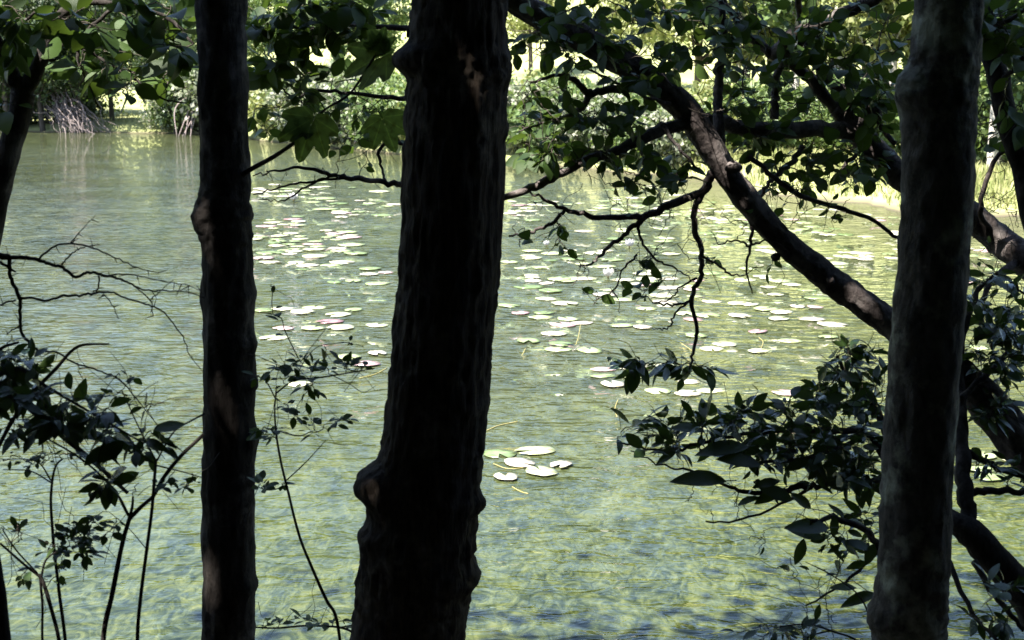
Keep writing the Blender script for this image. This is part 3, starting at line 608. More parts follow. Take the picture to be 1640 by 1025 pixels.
# ------------------------------------------------------------------ near trees
def to_path(pts):                                         # [(px,py,d,halfwidth px)] -> points, radii in metres
    return np.array([P(a[0], a[1], a[2]) for a in pts]), np.array([a[3]*mpp(a[2]) for a in pts])
class Plant:
    def __init__(s, name, label, cat, base, group=None, twigmat='twig'):
        s.base = np.array([base[0], base[1], float(hgt_at(base[0], base[1]))]); s.o = thing(name, label, cat, s.base, group)
        s.nodes = []; s.nobj = []; s.trunk = None; s.tw = Acc(); s.leaves = []; s.tm = twigmat
    def limb(s, pts3, rad, mat, name='branch', seg=10, sub=6, rough=.06, grid=None, extra=None, node=True, wob=0):
        c = catmull(pts3, sub); k = np.linspace(0, len(rad)-1, len(c)); r = np.interp(k, np.arange(len(rad)), rad)
        if wob: c[1:-1] += RNG.normal(0, wob, (len(c)-2, 3))
        sd = int(RNG.integers(1e6)); disp = vnoise(len(c), seg, max(3, len(c)//2), max(3, seg//2), sd)*rough*r[:, None]
        if extra is not None: disp = disp+extra(c, r, seg)
        a = Acc(); a.add(*tube(c, r, seg, disp)); o = obj(name, a.mesh(name, M[mat], s.base), s.o)
        if node: s.nodes += [tuple(q) for q in c]; s.nobj += [None if name == 'trunk' else o]*len(c)
        if name == 'trunk': s.trunk = o
        return o
    def pxlimb(s, pts, mat, **kw):
        a, r = to_path(pts); return s.limb(a, r, mat, **kw)
    def twig(s, a, b_, r0, sag=.0, wob=.06, n_=5, r1=.0012):
        L = np.linalg.norm(np.subtract(b_, a)); t = np.linspace(0, 1, n_+1)[:, None]
        c = np.asarray(a)+(np.asarray(b_)-a)*t; c[1:-1] += RNG.normal(0, wob*L, (n_-1, 3))*.6; c[:, 2] += sag*L*4*(t*(1-t))[:, 0]
        c = catmull(c, 2); s.tw.add(*tube(c, np.linspace(r0, r1, len(c)), 4)); return c
    def leaf(s, pos, d, nrm, size, kind): s.leaves.append((leafmat(pos, d, nrm, size), kind))
    def spray(s, c, size, kind, n_, start=.35, droop=.35, flat=.6):
        for q in range(n_):
            t = start+(1-start)*(q+.5)/n_ if n_ > 1 else 1; i_ = min(len(c)-2, int(t*(len(c)-1)))
            p_ = c[i_]+(c[i_+1]-c[i_])*(t*(len(c)-1)-i_); d = c[i_+1]-c[i_]; d = d/(np.linalg.norm(d)+1e-9)
            side = np.cross(d, [0, 0, 1]); side /= np.linalg.norm(side)+1e-6; sg = 1 if q % 2 else -1
            dr = d*.6+side*sg*RNG.uniform(.5, 1)+RNG.normal(0, .3, 3); dr[2] -= droop*RNG.uniform(0, 1.6)
            if q == n_-1: dr = d+RNG.normal(0, .25, 3)
            nn = np.array([0, -.18, 1])*flat+RNG.normal(0, .55, 3)
            s.leaf(p_+dr/np.linalg.norm(dr)*.01, dr, nn, size*RNG.uniform(.5, 1.35), kind)
    def colonise(s, targets, size, kind, per=5, r=.003, leafy=.85, maxlen=.55, droop=.35, flat=.6, wob=.1):
        nodes = np.array(s.nodes); T = np.asarray(targets)
        dm = np.array([np.min(np.linalg.norm(nodes-t, axis=1)) for t in T])
        N = [tuple(q) for q in s.nodes]
        arr = np.array(N)
        for i_ in np.argsort(dm):
            t = T[i_]; ds = np.linalg.norm(arr-t, axis=1); k_ = int(np.argmin(ds)); a = arr[k_]; L = ds[k_]
            if L < .03: continue
            c = s.twig(a, t, r*(.5+min(1.6, L*3)), RNG.uniform(-.05, .15), wob)
            arr = np.vstack([arr, c[2::2]])
            if RNG.random() < leafy: s.spray(c, size, kind, max(1, int(round(per*RNG.uniform(.6, 1.4)))), .25 if L < .2 else .5, droop, flat)
            if RNG.random() < .6:
                k2 = len(c)//2; e_ = c[k2]+RNG.normal(0, .07, 3); s.twig(c[k2], e_, r*.5, 0, .1, 3, .0008)
    def finish(s, maxn=300):
        if s.tw.n: obj('twigs', s.tw.mesh('twigs', M[s.tm], s.base), s.o, 'stuff')
        if not s.leaves: return
        pos = np.array([m_[:3, 3] for m_, _ in s.leaves]); keep = open_gaps(pos, .12, .04)
        lv = [q for q, k_ in zip(s.leaves, keep) if k_]; pos = np.array([m_[:3, 3] for m_, _ in lv])
        x, y, z = frame_px(pos); vis = (x > -20) & (x < W0+20) & (y > -20) & (y < H0+20) & (z > .2)
        sz = np.array([np.linalg.norm(m_[:3, 1]) for m_, _ in lv])/np.maximum(z, .1); od = np.argsort(-np.where(vis, sz, sz*.001))
        rest = {}; ND = np.array(s.nodes)
        for rank, i_ in enumerate(od):
            m_, kd = lv[i_]; m_ = m_.copy(); m_[:3, 3] -= s.base
            if rank < maxn and vis[i_]:
                o = obj('leaf', random.choice(LMESH[kd]), s.nobj[int(np.argmin(((ND-lv[i_][0][:3, 3])**2).sum(1)))] or s.o); o.matrix_local = Matrix(m_.tolist())
            else: rest.setdefault(kd, []).append(m_)
        for kd, ms in rest.items(): obj('leaves', merged_mesh('leaves', ms, LEAF[kd], M[LMAT[kd]]), s.o, 'stuff')
    def crown(s, c, rx, ry, rz, n_, size=.15, seed=1, limbs=True, top=None, mat='twig', clear=3.35):
        rs = np.random.default_rng(seed); nc = 60; pts, cl = crown_points(rx, ry, rz, nc, n_//nc, rx*.2, rs, .15)
        pts = pts+c; cl = cl+c; px, py, zz = frame_px(pts)
        keep = (pts[:, 2] > clear+np.maximum(0, pts[:, 1])*.055) ; pts = pts[keep]
        lm = leaf_cloud(pts, size, rs); lm = lm[open_gaps(lm[:, :3, 3]+.5*lm[:, :3, 1], .3, .066)]
        obj('crown', merged_mesh('crown', lm, [quadleaf(.38), quadleaf(.46)], M['leaf_canopy'], s.base), s.o)
        if limbs:
            for q in cl[:8]:
                if q[2] < 4.4: continue
                st = np.asarray(top, float)+[0, 0, -rs.uniform(.3, 1.6)]
                if not open_gaps(catmull([st, (st+q)/2+[0, 0, .3], q], 12), .3, .04).all(): continue
                s.limb([st, (st+q)/2+[0, 0, .3], q], [.05, .035, .012], mat, seg=7, sub=4, node=False)
def ellipse_targets(ells):
    o = []
    for cx, cy, rx, ry, n_, d, dd in ells:
        for _ in range(n_):
            a = RNG.uniform(0, 6.28); q = math.sqrt(RNG.uniform(0, 1)); o.append(P(cx+rx*q*math.cos(a), cy+ry*q*math.sin(a), d+RNG.uniform(-dd, dd)))
    return np.array(o)
def extend_trunk(pts, top_z, lean_up=None, flare=1.25, d_base=None):
    a, r = to_path(pts)                                    # listed from top to bottom
    dn = a[-1]-a[-2]; dn /= np.linalg.norm(dn); gz = float(hgt_at(a[-1][0], a[-1][1])); k_ = (a[-1][2]-gz+.25)/max(.3, -dn[2])
    b_ = a[-1]+dn*k_; uu = a[0]-a[1]; uu /= np.linalg.norm(uu); uu = uu*.5+np.array([0, 0, .5]); kk = (top_z-a[0][2])/uu[2]
    up_ = [a[0]+uu*kk, a[0]+uu*kk*.5]
    A = np.vstack([up_, a, a[-1]+dn*k_*.6, b_]); R = np.concatenate([[r[0]*.45, r[0]*.75], r, [r[-1]*1.08, r[-1]*flare]])
    return A, R
def bark_ridges(amp, cols, seed):
    def fn(c, r, seg):
        nr = len(c); a = vnoise(nr, seg, max(4, nr//9), cols, seed); b_ = vnoise(nr, seg, max(4, nr//7), cols*2, seed+1); e_ = vnoise(nr, seg, max(4, nr//3), cols, seed+2)
        return (np.abs(a)*1.1-.4+b_*.45+e_*.18)*amp*np.minimum(1, r/.08)[:, None]
    return fn
def with_bumps(base_fn, d, lst):                           # (photo y, side, size px, half height px): swellings of the trunk itself
    def fn(c, r, seg):
        o = base_fn(c, r, seg); U, V = frames(c); a = np.linspace(0, 2*math.pi, seg, endpoint=False)
        dx = U[:, None, 0]*np.cos(a)+V[:, None, 0]*np.sin(a); dy = U[:, None, 1]*np.cos(a)+V[:, None, 1]*np.sin(a)
        for py, side, amp, hh in lst:
            z0 = P(700, py, d)[2]; w = np.exp(-np.abs((c[:, 2]-z0)/(hh*mpp(d)))**3)
            o = o+amp*mpp(d)*w[:, None]*np.clip(dx*side*.97-dy*.24, 0, 1)**3.2
        return o
    return fn
def knob(plant, px, py, d, hw, hh, mat, name='burl', depth=.8, seed=0):
    c = P(px, py, d); s = mpp(d); rs = np.random.default_rng(seed); v = []; f = []; nu, nv = 14, 9
    for i_ in range(nv+1):
        th = math.pi*i_/nv
        for j_ in range(nu):
            ph = 2*math.pi*j_/nu; k_ = 1+.12*math.sin(2*ph+3*th+seed)+.09*math.sin(4*th+3*ph+seed*2)+.035*rs.normal()
            v.append(c+np.array([hw*s*k_*math.sin(th)*math.cos(ph), max(hw, hh)*.8*s*depth*math.sin(th)*math.sin(ph), hh*s*k_*math.cos(th)]))
    for i_ in range(nv):
        for j_ in range(nu):
            k_ = (j_+1) % nu; f.append((i_*nu+j_, i_*nu+k_, (i_+1)*nu+k_, (i_+1)*nu+j_))
    a = Acc(); a.add(v, f); obj(name, a.mesh(name, M[mat], plant.base), plant.trunk or plant.o)

# --- slim dark tree
LT = [(353, -40, 4, 39), (354, 0, 4, 39.5), (357, 150, 4, 38), (360, 290, 4, 39), (360, 345, 4, 44), (364, 410, 4, 40), (367, 550, 4, 42), (367, 700, 4, 42.5), (366, 860, 4, 43), (366, 1025, 4, 44)]
A, R = extend_trunk(LT, 8.2)
slim = Plant('bank_tree', 'slim straight dark trunk with pale flecks standing at pond edge', 'tree', A[-1])
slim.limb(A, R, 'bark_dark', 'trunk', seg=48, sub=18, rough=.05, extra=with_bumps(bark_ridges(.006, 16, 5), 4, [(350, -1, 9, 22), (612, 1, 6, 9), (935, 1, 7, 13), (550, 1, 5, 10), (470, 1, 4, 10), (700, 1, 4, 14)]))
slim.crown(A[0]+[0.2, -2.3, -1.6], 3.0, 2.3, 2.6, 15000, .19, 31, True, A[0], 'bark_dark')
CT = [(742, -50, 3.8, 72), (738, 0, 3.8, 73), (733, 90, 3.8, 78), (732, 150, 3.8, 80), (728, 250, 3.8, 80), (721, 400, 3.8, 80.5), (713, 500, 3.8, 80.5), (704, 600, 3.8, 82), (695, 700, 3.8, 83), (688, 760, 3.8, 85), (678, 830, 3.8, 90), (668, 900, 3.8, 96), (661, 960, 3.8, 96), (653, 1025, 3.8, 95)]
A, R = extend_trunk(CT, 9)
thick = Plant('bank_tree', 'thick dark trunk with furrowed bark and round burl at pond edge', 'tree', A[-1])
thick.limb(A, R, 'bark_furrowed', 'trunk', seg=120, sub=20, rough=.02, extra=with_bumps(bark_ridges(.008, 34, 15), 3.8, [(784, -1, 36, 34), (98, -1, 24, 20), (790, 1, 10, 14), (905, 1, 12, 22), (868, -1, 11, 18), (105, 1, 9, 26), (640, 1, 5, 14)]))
thick.crown(A[0]+[0, -2.2, -2.4], 3.2, 2.3, 2.6, 15000, .19, 32, True, A[0], 'bark_furrowed')
# --- grey tree
RT = [(1524, -50, 3.6, 51), (1520, 0, 3.6, 52), (1514, 90, 3.6, 54), (1504, 150, 3.6, 59), (1503, 250, 3.6, 57), (1496, 400, 3.6, 56), (1483, 550, 3.6, 57.5), (1470, 750, 3.6, 57.5), (1464, 900, 3.6, 59), (1457, 985, 3.6, 62), (1456, 1025, 3.6, 61)]
A, R = extend_trunk(RT, 8)
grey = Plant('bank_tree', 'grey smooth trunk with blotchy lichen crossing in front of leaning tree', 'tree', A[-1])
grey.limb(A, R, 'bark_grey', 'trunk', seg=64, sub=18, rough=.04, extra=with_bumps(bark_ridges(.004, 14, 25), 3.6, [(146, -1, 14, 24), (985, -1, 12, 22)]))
grey.crown(A[0]+[-.2, -2.0, -1.4], 3.0, 2.3, 2.6, 15000, .19, 33, True, A[0], 'bark_grey')

# --- leaning tree: trunk runs from the lower right up to the upper left
LA = [(1660, 740, 4.5, 38), (1640, 715, 4.5, 36), (1560, 625, 4.55, 31), (1490, 562, 4.6, 27), (1430, 520, 4.6, 23), (1380, 485, 4.6, 22), (1338, 455, 4.6, 23), (1310, 433, 4.6, 22), (1250, 382, 4.6, 20), (1200, 324, 4.6, 21), (1156, 266, 4.6, 20), (1128, 220, 4.6, 21), (1088, 166, 4.6, 22), (1020, 114, 4.6, 22), (960, 78, 4.6, 21), (902, 44, 4.6, 21), (820, -2, 4.6, 20), (740, -70, 4.5, 19)]
a, r = to_path(LA)
base = a[0]+np.array([.55, -.15, -.7]); gz = float(hgt_at(base[0], base[1]))
lean = Plant('leaning_tree', 'dark leaning trunk slanting across from bank up behind thick tree', 'tree', base)
A = np.vstack([[base[0]+.15, base[1], gz-.2], base, a, a[-1]+[-.5, -.3, 1.0], a[-1]+[-.9, -.8, 2.4]]); R = np.concatenate([[.13, .1], r, [.045, .03]])
lean.limb(A, R, 'bark_lean', 'trunk', seg=40, sub=12, rough=.08, extra=bark_ridges(.006, 13, 45))
lean.crown(A[-1]+[.8, -2.0, .2], 2.6, 2.0, 2.2, 6000, .17, 34, True, A[-1]+[0, 0, .8], 'bark_lean')
knob(lean, 1242, 412, 4.58, 8, 6, 'bark_lean', 'stub', 1, 12); knob(lean, 1330, 450, 4.52, 7, 6, 'bark_lean', 'knot', 1, 13); knob(lean, 1175, 268, 4.55, 14, 9, 'bark_lean', 'knot', 1, 14)
for pts in [[(1140, 275, 4.6, 8), (1126, 306, 4.58, 7), (1085, 322, 4.56, 7), (1035, 345, 4.55, 6), (1000, 349, 4.55, 5), (950, 346, 4.52, 4.5), (905, 335, 4.5, 3.5), (870, 318, 4.5, 2.5), (845, 308, 4.5, 1.5)],
            [(1126, 306, 4.58, 5.5), (1110, 345, 4.57, 5), (1121, 395, 4.56, 4.5), (1122, 440, 4.55, 4), (1106, 482, 4.54, 4), (1116, 520, 4.53, 3.2), (1112, 555, 4.52, 2.8), (1104, 590, 4.5, 2)],
            [(1035, 346, 4.55, 4.5), (1005, 372, 4.53, 4), (972, 398, 4.5, 3.2), (950, 420, 4.5, 2.2), (928, 428, 4.5, 1.2)],
            [(1020, 355, 4.55, 2.8), (1028, 385, 4.53, 2.2), (1050, 415, 4.5, 2), (1080, 430, 4.5, 1.4), (1112, 450, 4.5, 1)],
            [(1020, 408, 4.52, 2), (1000, 430, 4.5, 1.6), (985, 462, 4.5, 1.4), (955, 480, 4.5, 1)],
            [(905, 335, 4.5, 3), (880, 360, 4.5, 3), (850, 372, 4.5, 2.4), (815, 378, 4.5, 1.6)],
            [(1112, 195, 4.6, 11), (1062, 208, 4.55, 10), (1000, 236, 4.5, 9), (955, 252, 4.5, 8), (900, 276, 4.48, 8), (850, 302, 4.45, 7), (805, 318, 4.4, 5), (760, 330, 4.35, 3)],
            [(1030, 130, 4.6, 7), (1020, 138, 4.55, 7), (975, 145, 4.5, 7), (940, 148, 4.5, 6), (920, 128, 4.5, 4.5), (895, 120, 4.5, 3), (850, 132, 4.5, 2)],
            [(945, 148, 4.5, 6), (935, 168, 4.5, 5), (900, 190, 4.5, 3.5), (860, 200, 4.5, 2), (830, 210, 4.5, 1)],
            [(1060, 200, 4.5, 4), (1085, 235, 4.48, 3), (1120, 272, 4.46, 2)],
            [(1200, 250, 4.7, 4), (1260, 300, 4.7, 4.5), (1330, 330, 4.7, 4), (1390, 348, 4.7, 3.6), (1440, 382, 4.7, 3), (1475, 400, 4.7, 2)],
            [(1200, 340, 4.6, 4), (1203, 370, 4.58, 3), (1202, 395, 4.57, 2.5), (1195, 430, 4.55, 2), (1205, 470, 4.55, 1)],
            [(1202, 392, 4.57, 2), (1230, 385, 4.56, 1.6), (1262, 402, 4.55, 1)], [(1200, 395, 4.57, 2), (1180, 385, 4.55, 1.5), (1150, 392, 4.54, 1.2)],
            [(1095, 170, 4.6, 4), (1040, 158, 4.5, 3), (985, 130, 4.5, 2), (910, 95, 4.45, 1.5)],
            [(1152, 255, 4.62, 10), (1151, 200, 4.65, 9), (1150, 150, 4.7, 8), (1152, 115, 4.7, 8), (1160, 60, 4.7, 6), (1150, -20, 4.7, 5)],
            [(1106, 482, 4.54, 2.2), (1080, 488, 4.52, 2), (1048, 486, 4.5, 1.4)], [(1106, 480, 4.54, 2), (1078, 505, 4.5, 1.8), (1076, 520, 4.5, 1.5), (1060, 527, 4.5, 1.2), (1045, 526, 4.5, .8)],
            [(1116, 445, 4.5, 2), (1090, 460, 4.5, 1.6), (1075, 478, 4.5, 1.4), (1045, 486, 4.5, 1)], [(1124, 410, 4.5, 2.4), (1150, 425, 4.5, 2), (1170, 440, 4.5, 1.6), (1195, 440, 4.5, 1)]]:
    lean.pxlimb(pts, 'bark_lean', seg=7, sub=6, rough=.12, wob=.0025)
lean.colonise(ellipse_targets([(930, 225, 110, 45, 42, 4.45, .15), (860, 245, 45, 30, 16, 4.4, .1), (1060, 275, 60, 28, 20, 4.45, .12), (900, 60, 95, 60, 32, 4.5, .25), (1080, 60, 110, 60, 36, 4.5, .25), (870, 170, 50, 35, 12, 4.45, .15), (1000, 190, 60, 30, 16, 4.45, .15),
                               (1160, 60, 70, 60, 18, 4.6, .2), (1050, 10, 120, 20, 22, 4.3, .2), (930, 55, 80, 40, 26, 4.3, .08), (1030, 120, 60, 30, 16, 4.35, .06)]), .056, 'broad', 4, .0028, .9)
lean.colonise(ellipse_targets([(870, 385, 60, 22, 12, 4.5, .1), (1000, 300, 60, 20, 9, 4.5, .1), (985, 470, 50, 30, 8, 4.5, .08), (1090, 420, 60, 40, 14, 4.5, .1), (1060, 440, 70, 60, 14, 4.5, .1), (1190, 400, 60, 60, 16, 4.55, .1), (1280, 330, 90, 40, 18, 4.65, .1)]), .045, 'broad', 3, .0022, .45)
lean.colonise(ellipse_targets([(1055, 585, 70, 14, 20, 4.5, .08), (1120, 595, 35, 14, 8, 4.5, .06)]), .07, 'laurel', 3, .0025, .9)
lean.colonise(ellipse_targets([(900, 160, 90, 70, 34, 4.5, .2), (1050, 330, 110, 50, 16, 4.5, .1), (1190, 170, 90, 80, 30, 4.65, .15), (1250, 330, 110, 50, 24, 4.65, .1), (1000, 440, 100, 60, 18, 4.5, .1), (860, 350, 50, 40, 12, 4.5, .1)]), .03, 'broad', 1, .0017, .12, wob=.14)
lean.finish()

# --- second leaning tree: arching limb that forks, leafy top
LB = [(1760, 520, 4.9, 27), (1640, 415, 4.95, 25), (1600, 385, 5, 24), (1560, 350, 5, 23), (1500, 318, 5, 22), (1445, 285, 5, 21), (1410, 248, 5, 20), (1372, 212, 5, 19)]
a, r = to_path(LB); base = a[0]+np.array([.6, -.4, -.9]); gz = float(hgt_at(base[0], base[1]))
arch = Plant('arching_tree', 'forking leafy tree arching low over the water behind grey trunk', 'tree', base)
arch.limb(np.vstack([[base[0]+.2, base[1], gz-.2], base, a]), np.concatenate([[.11, .08], r]), 'bark_lean', 'trunk', seg=24, sub=10, rough=.08, extra=bark_ridges(.004, 7, 55))
for pts in [[(1372, 212, 5, 15), (1300, 207, 4.95, 14), (1220, 210, 4.85, 13), (1150, 196, 4.75, 12), (1112, 190, 4.68, 9)],
            [(1372, 212, 5, 15), (1345, 186, 5, 11), (1330, 165, 5, 10), (1290, 120, 4.95, 9), (1240, 88, 4.9, 8), (1200, 60, 4.9, 7), (1170, 20, 4.85, 5), (1150, -30, 4.8, 4)],
            [(1372, 212, 5, 12), (1365, 180, 5, 10), (1355, 150, 4.95, 9), (1330, 130, 4.95, 7), (1300, 90, 4.9, 6), (1285, 40, 4.9, 6), (1278, -30, 4.8, 5)],
            [(1372, 212, 5, 11), (1385, 190, 4.95, 8), (1400, 165, 4.9, 7), (1410, 200, 4.95, 5), (1435, 230, 4.9, 4)],
            [(1240, 90, 4.9, 11), (1265, 60, 4.85, 11), (1320, 35, 4.8, 10), (1390, 5, 4.75, 9), (1440, -30, 4.7, 8)],
            [(1240, 190, 4.9, 7), (1242, 150, 4.9, 7), (1248, 110, 4.9, 6), (1290, 60, 4.85, 5)],
            [(1285, 235, 4.9, 5), (1265, 265, 4.85, 4.5), (1235, 290, 4.8, 4), (1215, 320, 4.8, 3)], [(1410, 248, 5, 5), (1375, 245, 4.95, 4), (1350, 270, 4.9, 3)],
            [(1600, 385, 5, 5), (1570, 330, 4.9, 4), (1600, 250, 4.85, 4), (1640, 220, 4.8, 3)], [(1640, 415, 4.95, 7), (1590, 450, 4.8, 5), (1570, 500, 4.75, 4), (1590, 560, 4.7, 3)]]:
    arch.pxlimb(pts, 'bark_lean', seg=8, sub=6, rough=.12, wob=.003)
arch.colonise(ellipse_targets([(1230, 60, 110, 60, 36, 4.85, .25), (1370, 60, 100, 60, 48, 4.8, .25), (1300, 140, 110, 50, 26, 4.9, .2), (1400, 160, 60, 60, 24, 4.9, .2), (1230, 230, 60, 40, 16, 4.85, .15), (1350, 260, 80, 35, 22, 4.85, .15), (1180, 170, 50, 60, 16, 4.8, .15),
                               (1610, 60, 50, 60, 24, 4.6, .2), (1600, 200, 50, 60, 8, 4.7, .2)]), .058, 'broad', 4, .0028, .9)
arch.colonise(ellipse_targets([(1320, 290, 90, 30, 20, 4.85, .1), (1260, 280, 80, 40, 20, 4.85, .1)]), .05, 'broad', 3, .002, .5)
arch.colonise(ellipse_targets([(1280, 170, 110, 110, 40, 4.85, .2), (1400, 230, 50, 90, 22, 4.9, .15), (1600, 380, 50, 110, 30, 4.8, .2), (1600, 180, 50, 110, 22, 4.8, .2)]), .03, 'broad', 1, .0017, .12, wob=.14)
arch.finish()
# --- steep limb and crooked low stems beyond the grey trunk
ST = [(1560, -60, 4.3, 17), (1575, 40, 4.3, 17), (1600, 130, 4.3, 17), (1614, 200, 4.3, 16), (1635, 265, 4.3, 16), (1650, 340, 4.3, 17), (1690, 480, 4.3, 18), (1720, 700, 4.3, 20)]
a, r = to_path(ST); b2 = a[-1]+[.1, 0, -.6]; gz = float(hgt_at(b2[0], b2[1]))
steep = Plant('sapling', 'steep bare dark stem rising beyond the grey trunk', 'tree', b2)
steep.limb(np.vstack([[a[0][0]-.3, a[0][1]-.4, 5], a, b2, [b2[0], b2[1], gz-.2]]), np.concatenate([[.02], r, [.04, .045]]), 'bark_dark', 'trunk', seg=20, sub=8, rough=.08)
steep.crown(np.array([a[0][0]-.2, a[0][1]-2, 5.2]), 1.6, 1.4, 1.4, 3000, .15, 35, False)
for pts in [[(1575, 40, 4.3, 6), (1610, 35, 4.2, 4), (1650, 10, 4.1, 3)], [(1600, 130, 4.3, 5), (1625, 110, 4.2, 4), (1660, 60, 4.1, 3)]]: steep.pxlimb(pts, 'bark_dark', seg=6)
steep.colonise(ellipse_targets([(1610, 50, 40, 50, 26, 4.2, .15), (1625, 165, 30, 40, 8, 4.2, .1), (1560, 20, 40, 30, 6, 4.2, .1)]), .07, 'broad', 4)
steep.finish(120)
CR = [(1670, 1000, 4.1, 30), (1640, 950, 4.1, 28), (1595, 900, 4.1, 26), (1552, 852, 4.12, 24), (1520, 830, 4.15, 16), (1490, 800, 4.2, 12), (1440, 765, 4.25, 9)]
a, r = to_path(CR); b2 = a[0]+[.25, -.1, -.35]; gz = float(hgt_at(b2[0], b2[1]))
laur = Plant('laurel_shrub', 'glossy-leaved laurel shrub with crooked stems around foot of grey trunk', 'shrub', b2)
laur.limb(np.vstack([[b2[0]+.05, b2[1], gz-.2], b2, a]), np.concatenate([[.08, .065], r]), 'bark_dark', 'stem', seg=20, sub=8, rough=.08, extra=bark_ridges(.003, 7, 75))
for pts in [[(1552, 852, 4.12, 15), (1546, 790, 4.2, 14), (1540, 720, 4.3, 13.5), (1537, 660, 4.4, 13), (1536, 600, 4.5, 10), (1545, 520, 4.55, 7), (1570, 460, 4.6, 5)],
            [(1440, 765, 4.25, 8), (1380, 772, 4.2, 6), (1310, 778, 4.15, 5), (1270, 782, 4.1, 5), (1210, 790, 4.1, 4), (1160, 775, 4.05, 2.5), (1100, 752, 4.05, 2)],
            [(1440, 765, 4.25, 8), (1390, 700, 4.25, 7), (1330, 690, 4.2, 5), (1250, 690, 4.2, 4), (1160, 700, 4.15, 3), (1080, 720, 4.1, 2.5), (990, 708, 4.05, 1.5)],
            [(1440, 765, 4.25, 8), (1400, 650, 4.3, 6), (1360, 610, 4.3, 4), (1340, 570, 4.3, 3)],
            [(1490, 800, 4.2, 9), (1420, 880, 4.0, 7), (1390, 850, 3.9, 6), (1340, 830, 3.85, 5), (1300, 835, 3.8, 3)],
            [(1420, 870, 4.0, 5), (1380, 910, 3.9, 3), (1340, 940, 3.85, 2), (1290, 970, 3.85, 1.5)],
            [(1390, 700, 4.25, 5), (1300, 730, 4.15, 4), (1200, 740, 4.1, 3), (1120, 720, 4.1, 2)],
            [(1300, 780, 4.12, 3), (1200, 830, 4.1, 2), (1130, 835, 4.1, 1.5)], [(1100, 752, 4.05, 2), (1060, 745, 4.05, 1.4), (1010, 722, 4.05, 1)],
            [(1546, 790, 4.2, 7), (1600, 785, 4.25, 6), (1650, 790, 4.3, 5)], [(1540, 720, 4.3, 6), (1600, 750, 4.3, 5), (1660, 770, 4.3, 4)], [(1537, 640, 4.4, 6), (1580, 600, 4.45, 5), (1620, 560, 4.5, 4)],
            [(1570, 460, 4.6, 4), (1600, 440, 4.6, 3), (1640, 470, 4.6, 2)], [(1560, 900, 4.05, 6), (1600, 960, 3.95, 5), (1640, 1010, 3.9, 4)], [(1500, 860, 4.1, 5), (1560, 985, 3.9, 4), (1600, 1030, 3.8, 3)]]:
    laur.pxlimb(pts, 'bark_dark', seg=7, sub=6, rough=.12, wob=.003)
laur.colonise(ellipse_targets([(1330, 680, 100, 80, 74, 4.2, .2), (1220, 685, 100, 50, 46, 4.15, .15), (1110, 690, 85, 40, 26, 4.1, .1), (1370, 600, 60, 60, 34, 4.25, .15), (1030, 708, 55, 22, 9, 4.08, .08), (1290, 755, 100, 30, 22, 4.1, .12), (1385, 740, 34, 110, 22, 4.2, .15), (1360, 860, 50, 50, 10, 3.9, .1)]), .06, 'laurel', 5, .0024, .95, droop=.2, flat=.7)
laur.colonise(ellipse_targets([(1600, 480, 50, 60, 36, 4.55, .15), (1600, 560, 50, 60, 40, 4.5, .15), (1590, 640, 50, 40, 20, 4.45, .12), (1600, 760, 50, 40, 12, 4.3, .12), (1590, 960, 60, 50, 14, 3.9, .12)]), .06, 'laurel', 5, .0025, .9, droop=.3, flat=.8)
laur.colonise(ellipse_targets([(1180, 790, 90, 30, 20, 4.08, .06), (1280, 880, 90, 50, 16, 3.85, .06), (1330, 960, 70, 40, 10, 3.85, .06), (1290, 1005, 110, 20, 8, 3.8, .06)]), .05, 'laurel', 1, .0016, .25)
def hero(plant, lst, kind):
    for px, py, L, ang, d, tilt in lst:                    # leaf base pixel, length px, direction in picture plane, depth, tilt of the blade
        dr = np.array([math.cos(math.radians(ang)), .15*math.sin(px), math.sin(math.radians(ang))]); nn = np.array([.1*math.sin(py), -math.cos(math.radians(tilt)), math.sin(math.radians(tilt))])
        q = P(px, py, d); plant.leaf(q, dr, nn, L*mpp(d), kind)
        nd = np.array(plant.nodes); k_ = int(np.argmin(np.linalg.norm(nd-q, axis=1))); plant.twig(nd[k_], q, .0018, .05, .06, 4, .0012)
hero(laur, [(1288, 862, 50, -105, 3.8, 20), (1335, 825, 42, -85, 3.82, 25), (1330, 845, 78, 175, 3.8, 50), (1320, 862, 60, 165, 3.8, 45), (1255, 782, 55, 205, 4.05, 40), (1165, 770, 95, 178, 4.0, 60), (1220, 745, 75, 170, 4.0, 55), (1130, 690, 60, 170, 4.05, 60), (1200, 715, 90, 185, 4.05, 60), (1405, 950, 65, 195, 3.75, 50), (1372, 942, 45, 178, 3.75, 60),
            (1395, 880, 50, 160, 3.85, 55), (1400, 870, 40, 250, 3.85, 30), (1270, 800, 60, 160, 4, 50), (1250, 770, 48, 190, 4.0, 50), (1180, 810, 44, 30, 4.05, 60), (1390, 900, 38, 200, 3.85, 40), (1300, 815, 46, 140, 3.9, 40)], 'laurel')
laur.finish()

